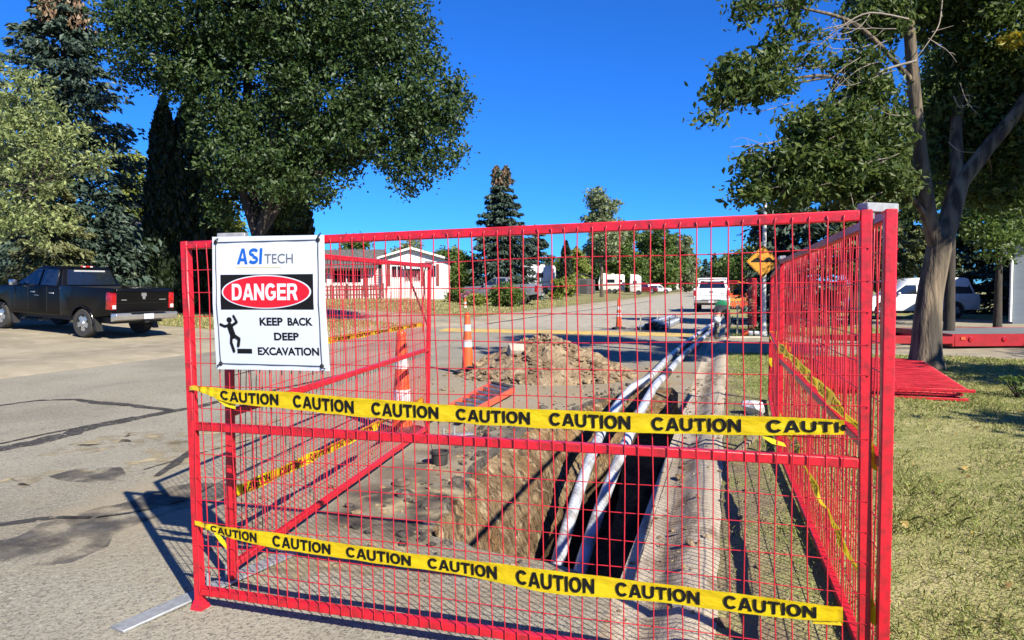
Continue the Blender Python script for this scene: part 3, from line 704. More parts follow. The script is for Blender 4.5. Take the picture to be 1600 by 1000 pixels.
front_tape('lower yellow caution tape sagging across the bottom of the front panel',
    [(.10, .449, .424), (.2, .446, .40), (.3, .443, .382), (.51, .437, .358), (1.212, .412, .349), (1.827, .408, .313), (2.443, .400, .324), (2.8, .393, .322), (2.965, .390, .336)],
    [(.135, .405), (.493, .811), (.892, 1.218), (1.299, 1.62), (1.705, 2.038), (2.124, 2.451), (2.539, 2.867)], 4.0,
    [([FF(.10, .436, .04), FF(.06, .44, .03), FF(.03, .44, .026)], .012), ([FF(.16, .41, .04), FF(.19, .37, .03), FF(.22, .34, .03), FF(.20, .36, .026)], .014), ([FF(2.9, .34, .03), FF(2.86, .325, .03), FF(2.95, .33, .03)], .012)])
def side_tape(label, fm, u0, u1, va, vb, sag, seed, twist, words, wid=.036, off=.03, n=90):
    C, Wd, Nn = [], [], []
    nn = -(fm(1, 1, 1) - fm(1, 1, 0)).normalized()
    for i in range(n):
        t = i / (n - 1); u = u0 + (u1 - u0) * t; v = va + (vb - va) * t - sag * 4 * t * (1 - t)
        th = twist * noise.noise((t * 5, seed, 0)) + .5 * twist * noise.noise((t * 14, seed, 3))
        C.append(fm(u, v, off + .006 * noise.noise((t * 9, seed, 1)))); up = (fm(u, v + .1) - fm(u, v)).normalized()
        g = 1 - .45 * abs(noise.noise((t * 11, seed, 8)))
        Wd.append((up * math.cos(th) + nn * math.sin(th)) * wid * g); Nn.append((nn * math.cos(th) - up * math.sin(th)))
    T = thing('caution_tape', label, 'caution tape', C[0].to_tuple(), 0, 'caution tapes on the fence'); ribbon(T, C, Wd, Nn, words)
    for t_, dz in ((0, -.1), (n - 1, -.08)):
        m0 = MB(); c = C[t_]; m0.add([c + Vector((0, 0, .015)), c + Vector((.01, .01, -.02)), c + Vector((.02, -.02, dz)), c + Vector((-.01, .02, dz * .9))], [(0, 1, 2, 3)]); m0.build('tail', M['tape'], T, True)
wd = [(x, x + .085) for x in np.arange(.03, .9, .118)]
side_tape('twisted caution tape low on the left fence panel', LFm, .08, 3.72, .47, .40, .03, 11, 1.6, wd, off=.035)
side_tape('straight caution tape high on the left fence panel, seen beside the house', LFm, .06, 3.66, 1.22, 1.20, .0, 12, 1.5, wd, wid=.022, off=.035)
wr_ = [(x + .085, x) for x in np.arange(.03, .9, .118)]
side_tape('caution tape along the middle of the nearest right-hand fence panel', RFm, .1, 3.72, .99, 1.07, -.01, 13, .7, wr_, off=-.03)
side_tape('caution tape low on the nearest right-hand fence panel', RFm, .05, 3.5, .43, .50, .02, 15, 1.6, wr_, off=-.03)
m0 = MB()
T = thing('caution_tape', 'scrap of caution tape knotted round the end of the second right-hand fence panel', 'caution tape', RF2(.1, .95).to_tuple(), 0, 'caution tapes on the fence')
for s, (uu, vv) in enumerate(((.05, .97), (3.05, .9), (3.05, .55))):
    c = RF2(uu, vv, .03); m0.add([c + Vector((-.05, 0, .05)), c + Vector((.04, .02, .06)), c + Vector((.06, -.02, -.02)), c + Vector((.01, .02, -.09)), c + Vector((-.04, 0, -.04))], [(0, 1, 2, 3, 4)])
m0.build('tail', M['tape'], T, True)
# black cable tied on the left panel's far post and a dark lath leaning against it
o = MB().tube([LFm(3.74, 1.80, .03), LFm(3.72, 1.7, .04), LFm(3.73, 1.55, .035), LFm(3.71, 1.45, .04), LFm(3.70, 1.38, .05), LFm(3.66, 1.36, .05)], .008, 6).build('cable', M['cord'])
tag(o, 'black cable tied to the far post of the left fence panel', 'cable')
a_, b_ = at(632, 415, 7.9), at(668, 508, 7.75)
tag(MB().tube([a_, a_.lerp(b_, .5), b_], [.011, .012, .013], 8).build('pole', M['bark_dark']), 'thin dark pole slanting against the far end of the left fence panel', 'pole')
T = thing('rubber_pot', 'small black rubber pot with a wire handle on the pavement inside the fence', 'pot', gr(687, 728).to_tuple())
g0 = gr(687, 726)
MB().lathe([(.055, 0), (.072, .01), (.075, .10), (.085, .105), (.085, .125), (.07, .125), (.066, .03), (.0, .025)], 20, g0).build('pot_body', M['rubber'], T, True)
MB().tube([g0 + Vector((-.07, 0, .02)), g0 + Vector((-.14, -.03, .012)), g0 + Vector((-.2, -.06, .015))], .005, 6).tube([g0 + Vector((-.03, -.06, .1)), g0 + Vector((.0, -.3, .42)), g0 + Vector((.015, -.42, .56))], .003, 6).build('wire_handle', M['cord'], T, True)
g0 = gr(628, 757); tag(MB().lathe([(.075, .0), (.08, .012), (.072, .035), (.045, .04), (.04, .022), (.0, .02)], 20, g0).build('valve_cap', mat('rusty_cap', (.16, .12, .08), .8, col2=(.08, .06, .045), scale=20)), 'small rusty round cap set in the pavement inside the fence', 'cap')
# ------------------------------------------------------------------ conduits rising out of the trench
def spline(pts, n):
    P = [Vector(p) for p in pts]; out = []; k = len(P)
    for i in range(k - 1):
        p0, p1, p2, p3 = P[max(i - 1, 0)], P[i], P[i + 1], P[min(i + 2, k - 1)]
        for j in range(n):
            t = j / n; out.append(.5 * ((2 * p1) + (p2 - p0) * t + (2 * p0 - 5 * p1 + 4 * p2 - p3) * t * t + (3 * p1 - p0 - 3 * p2 + p3) * t ** 3))
    out.append(P[-1]); return out
def conduit(label, pts, r, bands, sleeves, T0):
    T = thing('conduit', label, 'pipe', tuple(pts[0]), 0, 'grey conduits leading out of the trench')
    P = spline(pts, 10); MB().tube(P, r, 20).build('pipe', M['pvc'], T, True)
    L = [0]
    for a, b in zip(P[:-1], P[1:]): L.append(L[-1] + (b - a).length)
    def seg(s0, s1):
        out = []
        for t in range(9):
            s = s0 + (s1 - s0) * t / 8; i = max(0, min(len(P) - 2, int(np.searchsorted(L, s)) - 1)); out.append(P[i].lerp(P[i + 1], (s - L[i]) / (L[i + 1] - L[i])))
        return out
    for s, w in bands: MB().tube(seg(s, s + w), r * 1.03, 20).build('joint_ring', M['pvc_dark'], T, True)
    for s, w, m in sleeves: MB().tube(seg(s, s + w), r * 1.10, 20).build('coupling', m, T, True)
c1 = [(-1.17, 4.0, -1.22), (-1.33, 5.35, -.74), (-1.40, 7.7, -.13), (-1.36, 9.9, .10), gr(1012, 592, .13), gr(1042, 562, .10), gr(1066, 541, .08), gr(1090, 522, .09), gr(1114, 506, .09)]
c2 = [(-.98, 4.0, -1.22), (-1.15, 5.5, -.74), (-1.08, 7.7, -.13), (-1.05, 10.3, .10), gr(1042, 584, .13), gr(1066, 557, .10), gr(1088, 538, .08), gr(1106, 521, .09), gr(1124, 507, .09)]
conduit('left grey plastic conduit rising out of the trench, nearer the dirt pile', c1, .057, [(3.9, .012), (4.0, .012), (7.6, .05), (8.3, .03), (9.6, .05), (13, .2), (15.5, .1)], [(10.2, 1.2, M['pvc_mid']), (14.2, 1.6, M['pvc_mid'])], 0)
conduit('right grey plastic conduit rising out of the trench, with a dark coupling', c2, .057, [(7.4, .03), (9.3, .04), (9.9, .04), (12.6, .2)], [(7.5, .85, M['pvc_dark']), (9.45, .35, M['pvc_mid']), (11.3, 1.5, M['pvc_mid']), (14.8, 1.4, M['pvc_mid'])], 0)
# stack of spare pipes on the road, its sawn ends towards us, between thin stakes
pa, pb = gr(1016, 516), gr(1063, 496.5); pd = (pb - pa); pd.z = 0; pd.normalize(); ps = Vector((pd.y, -pd.x, 0))
rnd = random.Random(5); kk = 0
for row, n in enumerate((8, 6, 3)):
    for i in range(n):
        s = (i - (n - 1) / 2) * .135 + (.0 if row % 2 == 0 else .02) + (.12 if row else 0); z = .062 + row * .105; dl = rnd.uniform(-.25, .25)
        A = pa + ps * s + pd * dl + Vector((0, 0, z)); B = A + pd * 5.6
        rn = ('bottom row', 'middle row', 'top row')[row]; od = ('first', 'second', 'third', 'fourth', 'fifth', 'sixth', 'seventh', 'eighth')[i]
        T = thing('spare_pipe', '%s grey pipe from the left in the %s of the pipe stack' % (od, rn), 'pipe', A.to_tuple(), 0, 'stacked spare pipes')
        mb = MB(); mb.tube([A, B], .058, 14, cap=False); mb.tube([B, A], .050, 14, cap=False); mb.build('pipe', M['pvc_mid'] if (i + row) % 3 else M['pvc'], T, True)
        MB().tube([A + pd * .02, A + pd * .05], .0505, 14).build('bore_shade', M['pvc_dark'], T, True)  # dark disc standing in for the shade inside the open pipe end
for px, py, h in ((1001, 517, .62), (1027, 507, .62), (1046, 519, .5), (1066, 505, .75)):
    g0 = gr(px, py); tag(MB().box(g0 + Vector((0, 0, h / 2 - .05)), (.035, .03, h + .1)).build('stake', M['palewood']), {1001: 'pale wooden stake leaning by the left of the pipe stack', 1027: 'pale wooden stake behind the middle of the pipe stack', 1046: 'short pale stake before the pipe stack on its right', 1066: 'tallest pale stake at the right end of the pipe stack'}[px], 'stake', 'stakes round the pipe stack')

# ------------------------------------------------------------------ spoil heap
def heap(name, label, c, rx, ry, h, seed, n=64):
    mb = MB(); vs = []; rings = 34
    for i in range(rings + 1):
        f = i / rings
        for j in range(n):
            th = 2 * math.pi * j / n; k = 1 + .22 * noise.noise((math.cos(th) * 1.3, math.sin(th) * 1.3, seed))
            x = f * rx * k * math.cos(th); y = f * ry * k * math.sin(th)
            z = h * (1 - f) ** .92 * (1 + .35 * noise.noise((x * 1.1, y * 1.1, seed + 2))) + (1 - f * .6) * (.17 * noise.noise((x * 3, y * 3, seed)) + .11 * noise.noise((x * 7.5, y * 7.5, seed + 5)) + .06 * noise.noise((x * 17, y * 17, seed + 9)))
            vs.append((c[0] + x, c[1] + y, max(z, .0) * (1 if f < .97 else 0) - (.02 if f > .97 else 0)))
    mb.add(vs, [(i * n + j, i * n + (j + 1) % n, (i + 1) * n + (j + 1) % n, (i + 1) * n + j) for i in range(rings) for j in range(n)])
    T = thing(name, label, 'dirt pile', (c[0], c[1], 0)); mb.build('heap', M['spoil'], T, True, ang=38)
    return T
def clods(name, m, pts, seed, parent=None, sq=.75):
    rnd = random.Random(seed); mb = MB()
    for (x, y, z, r_) in pts:
        bm = bmesh.new(); bmesh.ops.create_icosphere(bm, subdivisions=2 if r_ > .05 else 1, radius=r_); o3 = Vector((rnd.uniform(0, 99), rnd.uniform(0, 99), 0))
        s = Vector((rnd.uniform(.7, 1.3), rnd.uniform(.7, 1.3), rnd.uniform(.6, 1) * sq)); rt = Matrix.Rotation(rnd.uniform(0, 6), 3, 'Z') @ Matrix.Rotation(rnd.uniform(-.5, .5), 3, 'X')
        for v in bm.verts:
            q = v.co * (1 + .55 * noise.noise(v.co / r_ * 1.1 + o3) + .3 * noise.noise(v.co / r_ * 2.6 + o3)); v.co = rt @ Vector((q.x * s.x, q.y * s.y, q.z * s.z))
        bm.verts.index_update(); mb.add([(v.co.x + x, v.co.y + y, v.co.z + z) for v in bm.verts], [tuple(v.index for v in f.verts) for f in bm.faces]); bm.free()
    return mb.build(name, m, parent, parent is not None, ang=30)
pc_ = gr(872, 586); PC = Vector((pc_.x - .22, pc_.y - .05, 0))
pile = heap('dirt_pile', 'heap of dug-out brown clay clods on the road beyond the trench', PC, 1.66, 1.3, .74, 3.3)
rnd = random.Random(11); cl = []
for i in range(1700):
    f = rnd.random() ** .6; th = rnd.uniform(0, 2 * math.pi); x, y = f * 1.6 * math.cos(th), f * 1.28 * math.sin(th)
    cl.append((PC.x + x, PC.y + y, max(.0, .72 * (1 - f) ** .92 + .01), rnd.choice([.012, .015, .018, .02, .025, .03, .035, .045, .06, .085]) * rnd.uniform(.7, 1.3)))
tag(clods('clods', M['spoil'], cl, 4, pile), kind='stuff')
q = at(826, 563, P_D := (PC.y * .955 + .3)); T = q
mb = MB(); mb.box((0, 0, 0), (.30, .2, .22), rot=Matrix.Rotation(.5, 3, 'X') @ Matrix.Rotation(.4, 3, 'Y') @ Matrix.Rotation(.5, 3, 'Z'))
o = mb.build('rubble_chunk', mat('broken_concrete', (.52, .46, .37), .9, col2=(.4, .34, .26), scale=14, bump=.01), bevel=.03, seg=2); o.location = (PC.x - .40, PC.y - .48, .46)
tag(o, 'pale broken slab of concrete near the top of the dirt heap', 'rubble')
sc_ = []
for i in range(1100):
    x = rnd.uniform(-3.4, -.5); y = rnd.uniform(3.4, 12.5); z = hgt(x, y)
    if inside((x, y), outline) or inside((x + .05, y), outline) or inside((x - .05, y), outline): continue
    near = min((Vector((x, y)) - Vector(p)).length for p in outline)
    if rnd.random() < math.exp(-near * 1.6): sc_.append((x, y, z + .004, rnd.choice([.01, .014, .018, .025, .035]) * rnd.uniform(.6, 1.2)))
for i in range(330):
    x = rnd.uniform(-.55, .4); y = rnd.uniform(2.0, 13); sc_.append((x, y, (0 if x < -.3 else .085), rnd.choice([.007, .01, .014, .02, .03]) * rnd.uniform(.5, 1.1)))
for i in range(160):
    x = rnd.gauss(PC.x, 1.3); y = rnd.gauss(PC.y - .4, 1.1)
    if not inside((x, y), outline): sc_.append((x, y, .004, rnd.choice([.012, .02, .03, .045]) * rnd.uniform(.6, 1.2)))
tag(clods('loose_clods', M['spoil'], sc_, 8), 'loose crumbs and clods of clay scattered round the trench', 'clods', kind='stuff')
sc_ = []
for i in range(140):
    q = left[rnd.randrange(len(left))]; x, y = q[0] - abs(rnd.gauss(0, .22)), q[1] + rnd.gauss(0, .12)
    if not inside((x, y), outline): sc_.append((x, y, .006, rnd.choice([.012, .018, .025, .035, .055]) * rnd.uniform(.6, 1.2)))
tag(clods('asphalt_crumbs', M['broken_edge'], sc_, 19), 'dark crumbs of broken asphalt along the torn edge of the trench', 'crumbs', kind='stuff')
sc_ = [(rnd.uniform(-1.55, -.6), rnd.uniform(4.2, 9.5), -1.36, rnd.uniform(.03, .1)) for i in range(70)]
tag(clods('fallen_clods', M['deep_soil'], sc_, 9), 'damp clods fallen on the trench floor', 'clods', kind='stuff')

# ------------------------------------------------------------------ ladder lying on the road
la = [gr(735, 651, .05), gr(803, 613, .05), gr(768, 604, .05), gr(690, 647, .05)]
T = thing('ladder', 'orange ladder with grey rungs lying on the pavement before the dirt heap', 'ladder', la[0].to_tuple())
n0 = la[0] - (la[1] - la[0]).normalized() * .35; f0 = la[3] - (la[2] - la[3]).normalized() * .35
for a_, b_ in ((n0, la[1]), (f0, la[2])):
    MB().bar(a_ + Vector((0, 0, .035)), b_ + Vector((0, 0, .035)), .035, .085).build('rail', M['fiber'], T, True, bevel=.006)
for i in range(8):
    t = (i + .5) / 8; p, q = n0.lerp(la[1], t), f0.lerp(la[2], t); MB().tube([p + Vector((0, 0, .045)), q + Vector((0, 0, .045))], .03, 12).build('rung', M['alu'], T, True)
MB().bar(la[1].lerp(la[2], .06) + Vector((0, 0, .06)), la[1].lerp(la[2], .94) + Vector((0, 0, .06)), .1, .05).build('end_pad', M['rubber'], T, True, bevel=.01)

# ------------------------------------------------------------------ delineators
def delineator(label, c, h, worn=False, bands=((.62, .76), (.36, .50))):
    T = thing('traffic_delineator', label, 'delineator', c.to_tuple(), 0, 'orange traffic delineators')
    rad = lambda t: .115 - .065 * min(1, t / .93)
    MB().lathe([(.0, 0), (.26, 0), (.27, .02), (.26, .06), (.14, .075), (.12, .10), (.0, .1)], 8, c, Matrix.Rotation(.4, 3, 'Z')).build('rubber_base', M['rubber'], T, True)
    pr = [(rad(0), .07)] + [(rad(i / 14), h * i / 14 + .02 * (i == 0) + .02) for i in range(1, 14)] + [(rad(.93), h * .95), (.045, h * .965), (.03, h * .975), (.035, h), (.02, h + .01), (0, h + .01)]
    MB().lathe(pr, 20, c).build('cone_body', M['orange'], T, True, ang=50)
    for a, b in bands:
        MB().lathe([(rad(a) - .003, h * a), (rad(a) + .004, h * a + .003), (rad(b) + .004, h * b - .003), (rad(b) - .003, h * b)], 20, c).build('reflective_band', M['reflect'], T, True)
    return T
delineator('near orange delineator with two white bands behind the left fence panel', gr(629, 679), 1.16, bands=((.62, .74), (.28, .43)))
delineator('tall orange delineator with two white bands between the fence and the dirt heap', gr(731, 584), 1.12, bands=((.70, .81), (.44, .56)))
delineator('far orange delineator standing on the yellow speed hump', gr(967, 514), 1.14, bands=((.62, .73), (.40, .52)))
delineator('small distant orange delineator beside the far house lawn', gr(727, 489.5), .9)
c = gr(1182, 526, .08); T = thing('traffic_delineator', 'toppled delineator with red and white sleeve lying by the lamp post', 'delineator', c.to_tuple(), 0, 'orange traffic delineators')
rt = Matrix.Rotation(R(90), 3, 'Y') @ Matrix.Rotation(0, 3, 'X')
MB().lathe([(0, -.24), (.08, -.24), (.075, .16), (.05, .22), (0, .22)], 14, c + Vector((-.1, 0, .09)), rt).build('cone_body', M['reflect'], T, True)
MB().lathe([(.07, -.25), (.084, -.25), (.084, -.12), (.07, -.12)], 14, c + Vector((-.1, 0, .09)), rt).build('reflective_band', M['orange'], T, True)
MB().lathe([(.07, .0), (.082, .0), (.082, .05), (.07, .05)], 14, c + Vector((-.1, 0, .09)), rt).build('dark_ring', M['rubber'], T, True)
# stake, planks and a white bag near the kerb
g0 = gr(1152, 526, .05); tag(MB().box(g0 + Vector((0, 0, .48)), (.045, .03, .98)).build('stake', M['palewood']), 'upright pale wooden lath between the bent worker and the lamp post', 'stake')
a_, b_ = gr(1139, 527, .09), gr(1189, 527, .09); tag(MB().bar(a_, b_, .22, .05).build('plank', M['palewood'], bevel=.005), 'pale plank lying on the ground beside the lamp post', 'plank')
a_, b_ = gr(1144, 714, .16), gr(1180, 682, .13); tag(MB().bar(a_, b_, .05, .03).build('stick', M['wood'], bevel=.003), 'brown board lying at the kerb inside the right fence panel', 'board')
g0 = gr(1179, 646, .09); o = clods('plastic_bag', mat('white_plastic', (.72, .72, .70), .4, col2=(.55, .56, .55), scale=12), [(g0.x, g0.y, g0.z + .07, .13)], 5); tag(o, 'crumpled white plastic bag on the grass by the right fence panels', 'bag')
tag(clods('rock', M['soil'], [(gr(1062, 748).x, gr(1062, 748).y, .02, .05)], 6), 'brown stone lying in the gutter', 'stone')

# ------------------------------------------------------------------ lamp post and bump sign
g0 = gr(1193, 526, .08); lp = thing('street_lamp', 'white street lamp post carrying the yellow bump sign', 'street lamp', g0.to_tuple())
M['white_paint'] = mat("white_paint", (.72, .71, .68), .5, col2=(.58, .57, .53), scale=6)
M['glass_pane'] = mat("lamp_glass", (.70, .72, .70), .25, col2=(.6, .62, .6))
MB().lathe([(.10, 0), (.10, .12), (.075, .2), (.062, 1.0), (.05, 4.25), (.05, 4.3)], 16, g0).build('pole', M['white_paint'], lp, True)
MB().lathe([(.05, 4.28), (.10, 4.32), (.12, 4.38), (.05, 4.40)], 16, g0).build('collar', M['galv'], lp, True)
MB().lathe([(.10, 4.39), (.15, 4.5), (.17, 4.72), (.16, 4.76), (.0, 4.76)], 12, g0).build('lamp_glass', M['glass_pane'], lp, True)
MB().lathe([(.22, 4.75), (.24, 4.78), (.16, 4.86), (.05, 4.93), (0, 4.94)], 12, g0).build('lamp_cap', M['galv'], lp, True)
dist = P0 = (camo.matrix_world.inverted() @ g0); dd = -P0.z
bc = at(1192, 408.5, dd - .27); bs = thing('bump_sign', 'yellow diamond bump sign with two black humps on the lamp post', 'road sign', bc.to_tuple(), YAW * .9)
hw = .475; M['sign_yellow'] = mat("sign_yellow", (.70, .30, .008), .5, col2=(.60, .26, .008), scale=4)
def rnd_poly(P, r_, n=4):
    out = []
    for i in range(len(P)):
        p, a, b = Vector(P[i]), Vector(P[i - 1]), Vector(P[(i + 1) % len(P)]); u, v = (a - p).normalized(), (b - p).normalized()
        for k in range(n + 1):
            t = k / n; out.append(tuple((p + u * r_) * (1 - t) ** 2 + p * 2 * t * (1 - t) + (p + v * r_) * t * t))
    return out
MB().prism(rnd_poly([(0, hw), (hw, 0), (0, -hw), (-hw, 0)], .04), 'y', 0, .006).build('sign_panel', M['sign_yellow'], bs)
mb = MB(); ol, il = rnd_poly([(0, hw - .02), (hw - .02, 0), (0, -hw + .02), (-hw + .02, 0)], .04), rnd_poly([(0, hw - .036), (hw - .036, 0), (0, -hw + .036), (-hw + .036, 0)], .035); n = len(ol)
mb.add([(x, -.003, z) for x, z in ol] + [(x, -.003, z) for x, z in il], [(i, (i + 1) % n, n + (i + 1) % n, n + i) for i in range(n)]); mb.build('border', M['black'], bs)
hump = [(-.34, -.02), (.36, -.02), (.36, .015)] + [(.30 - .02 * i, .015 + .105 * math.sin(math.pi * min(1, i / 14)) ** 1.0) for i in range(1, 14)] + [(-.0, .02)] + [(-.02 - .02 * i, .02 + .085 * math.sin(math.pi * i / 15)) for i in range(1, 15)] + [(-.34, .01)]
MB().prism(hump, 'y', -.0055, -.0035).build('bump_symbol', M['black'], bs)
mb = MB(); mb.bb((-.04, .007, .1), (.04, .06, .16)); mb.bb((-.04, .007, -.16), (.04, .06, -.1)); mb.build('bracket', M['galv'], bs)
# small orange work sign far behind
bc = at(1162, 440.5, 41); ws = thing('work_sign', 'small distant orange diamond sign above the red panels', 'road sign', bc.to_tuple(), YAW)
MB().prism(rnd_poly([(0, .32), (.32, 0), (0, -.32), (-.32, 0)], .03), 'y', 0, .01).build('sign_panel', mat('sign_orange', (.80, .25, .01), .5), ws)
MB().prism([(-.03, -.15), (.03, -.15), (.03, .02), (.12, .02), (0, .16), (-.12, .02), (-.03, .02)], 'y', -.004, -.002).build('arrow', M['black'], ws)
MB().tube([(0, .04, -.3), (0, .04, -1.75)], .025, 8).build('post', M['galv'], ws)
# orange and red barricades behind
for i, (px, lab) in enumerate(((1141, 'orange slatted barricade directly beside the white pickup'), (1151, 'orange slatted barricade in the middle of the far row'), (1160, 'orange slatted barricade at the right end of the far row'))):
    c = at(px, 481, 46); c.z = .03; T = thing('barricade', lab, 'barricade', c.to_tuple(), YAW, 'orange barricades beyond the dig')
    for s in (-.28, .28): MB().box((s, 0, .5), (.06, .1, 1.0)).build('leg', M['orange'], T)
    for z in (.3, .6, .9): MB().box((0, -.06, z), (.7, .02, .18)).build('board', M['orange'] if z != .6 else mat('board_amber', (.75, .30, .05), .5), T)
delineator('distant red-orange delineator beyond the lamp post, right of the barricades', Vector((*at(1183, 477, 52).xy, .08)), .85)
# ------------------------------------------------------------------ the bent worker
g0 = gr(1125, 530, .02); wk = thing('person', 'bent worker in dark clothes with green stripes and a white hard hat', 'person', g0.to_tuple(), YAW)
J = dict(pel=(.10, .05, .86), sp=(.04, -.10, .96), ch=(-.06, -.28, .95), nk=(-.15, -.42, .84), hd=(-.22, -.50, .70), hd2=(-.25, -.53, .60),
         hl=(.0, .06, .82), kl=(-.10, -.02, .45), al=(-.10, .08, .09), tl=(-.14, -.10, .04), hr=(.20, .06, .82), kr=(.24, -.04, .45), ar=(.22, .08, .09), tr=(.22, -.10, .04),
         sl=(-.24, -.34, .88), el=(-.30, -.46, .60), wl=(-.24, -.54, .36), ml=(-.22, -.56, .29), sr=(.08, -.36, .88), er=(.10, -.50, .61), wr=(.0, -.58, .37), mr=(-.02, -.60, .30))
Rd = dict(pel=.155, sp=.15, ch=.165, nk=.065, hd=.085, hd2=.08, hl=.105, kl=.075, al=.055, tl=.045, hr=.105, kr=.075, ar=.055, tr=.045, sl=.07, el=.05, wl=.036, ml=.035, sr=.07, er=.05, wr=.036, mr=.035)
E_ = [('pel', 'sp'), ('sp', 'ch'), ('ch', 'nk'), ('nk', 'hd'), ('hd', 'hd2'), ('pel', 'hl'), ('hl', 'kl'), ('kl', 'al'), ('al', 'tl'), ('pel', 'hr'), ('hr', 'kr'), ('kr', 'ar'), ('ar', 'tr'), ('ch', 'sl'), ('sl', 'el'), ('el', 'wl'), ('wl', 'ml'), ('ch', 'sr'), ('sr', 'er'), ('er', 'wr'), ('wr', 'mr')]
for sd, sx in (('l', 1), ('r', -1)):
    b = Vector(J['m' + sd])
    for k in range(4):
        q = b + Vector((sx * (.022 * (k - 1.5)), -.012, -.05 - .01 * (k in (1, 2)))); J['f%s%d' % (sd, k)] = tuple(q); Rd['f%s%d' % (sd, k)] = .009; J['g%s%d' % (sd, k)] = tuple(q + Vector((0, .03, -.025))); Rd['g%s%d' % (sd, k)] = .008
        E_ += [('m' + sd, 'f%s%d' % (sd, k)), ('f%s%d' % (sd, k), 'g%s%d' % (sd, k))]
    J['t' + sd + 'h'] = tuple(b + Vector((-sx * .05, .02, -.02))); Rd['t' + sd + 'h'] = .01; E_.append(('m' + sd, 't' + sd + 'h'))
nm = list(J); me = bpy.data.meshes.new('body'); me.from_pydata([J[k] for k in nm], [(nm.index(a), nm.index(b)) for a, b in E_], [])
tmp = bpy.data.objects.new('body', me); COL.objects.link(tmp); tmp.modifiers.new('skin', 'SKIN'); tmp.modifiers.new('sub', 'SUBSURF').levels = 2
for k, sv in zip(nm, me.skin_vertices[0].data): sv.radius = (Rd[k], Rd[k] * (.85 if k in ('ch', 'sp', 'pel') else 1)); sv.use_root = (k == 'pel')
me2 = bpy.data.meshes.new_from_object(tmp.evaluated_get(bpy.context.evaluated_depsgraph_get())); bpy.data.objects.remove(tmp)
M['navy'] = mat("dark_workwear", (.012, .014, .02), .9, col2=(.03, .032, .04), scale=12); M['skin'] = mat("skin", (.45, .25, .17), .6); M['boot'] = mat("boot_leather", (.05, .035, .02), .7); M['glove'] = mat("work_glove", (.22, .2, .16), .9)
M['hivis'] = mat("green_hivis", (.02, .30, .12), .6); M['hat'] = mat("hard_hat_white", (.80, .80, .78), .35)
me2.materials.clear()
for k in ('navy', 'skin', 'boot', 'glove'): me2.materials.append(M[k])
for p in me2.polygons:
    c = p.center; p.use_smooth = True
    p.material_index = 1 if (c - Vector(J['hd'])).length < .16 and c.y < -.44 and c.x < -.12 and c.z < .80 else 2 if c.z < .14 and c.y > -.3 else 3 if c.z < .345 and c.y < -.45 else 0
me2.name = 'body'; o = bpy.data.objects.new('body', me2); COL.objects.link(o); o.parent = wk
ax = (Vector(J['hd2']) - Vector(J['nk'])).normalized(); rt = ax.to_track_quat('Z', 'Y').to_matrix()
MB().lathe([(.135, -.02), (.14, -.01), (.118, .0), (.118, .05), (.10, .10), (.06, .13), (.0, .14)], 18, Vector(J['hd2']) - ax * .03, rt).build('hard_hat', M['hat'], wk)
hdv = Vector(J['hd']); fw = Vector((-.35, -.75, -.1)).normalized()
mb = MB(); mb.tube([hdv + fw * .075, hdv + fw * .11 + ax * -.02], [.02, .012], 8); mb.build('nose', M['skin'], wk)
for s0, s1 in (('pel', 'sp'), ('sp', 'ch')):
    a_, b_ = Vector(J[s0]), Vector(J[s1]); d = (b_ - a_).normalized(); rt = d.to_track_quat('Z', 'Y').to_matrix()
    MB().lathe([(.178, -.03), (.186, -.026), (.186, .026), (.178, .03)], 20, a_.lerp(b_, .55), rt).build('stripe', M['hivis'], wk)

# ------------------------------------------------------------------ vehicles
M['glass'] = mat("car_glass", (.012, .016, .022), .06, spec=.9, coat=.5); M['tyre'] = mat("tyre", (.028, .027, .026), .85, col2=(.05, .047, .043), scale=12); M['chrome'] = mat("chrome", (.62, .62, .62), .28, .85)
M['taillight'] = mat("tail_light", (.20, .002, .004), .2, coat=.4, col2=(.55, .02, .02), scale=9); M['lens_white'] = mat("clear_lens", (.75, .75, .75), .25); M['plate'] = mat("number_plate", (.75, .76, .78), .5, col2=(.5, .5, .55), scale=30)
M['plastic'] = mat("black_plastic", (.02, .02, .02), .6); M['black_paint'] = mat("black_car_paint", (.0035, .0033, .0033), .32, coat=.12, spec=.22); M['white_paint_car'] = mat("white_car_paint", (.70, .71, .72), .3, coat=.6, keep=True); M['grey_paint'] = mat("grey_car_paint", (.20, .21, .24), .3, .4, coat=.6); M['red_paint'] = mat("maroon_car_paint", (.22, .012, .02), .3, coat=.6); M['seat'] = mat("cab_trim", (.05, .05, .055), .8)
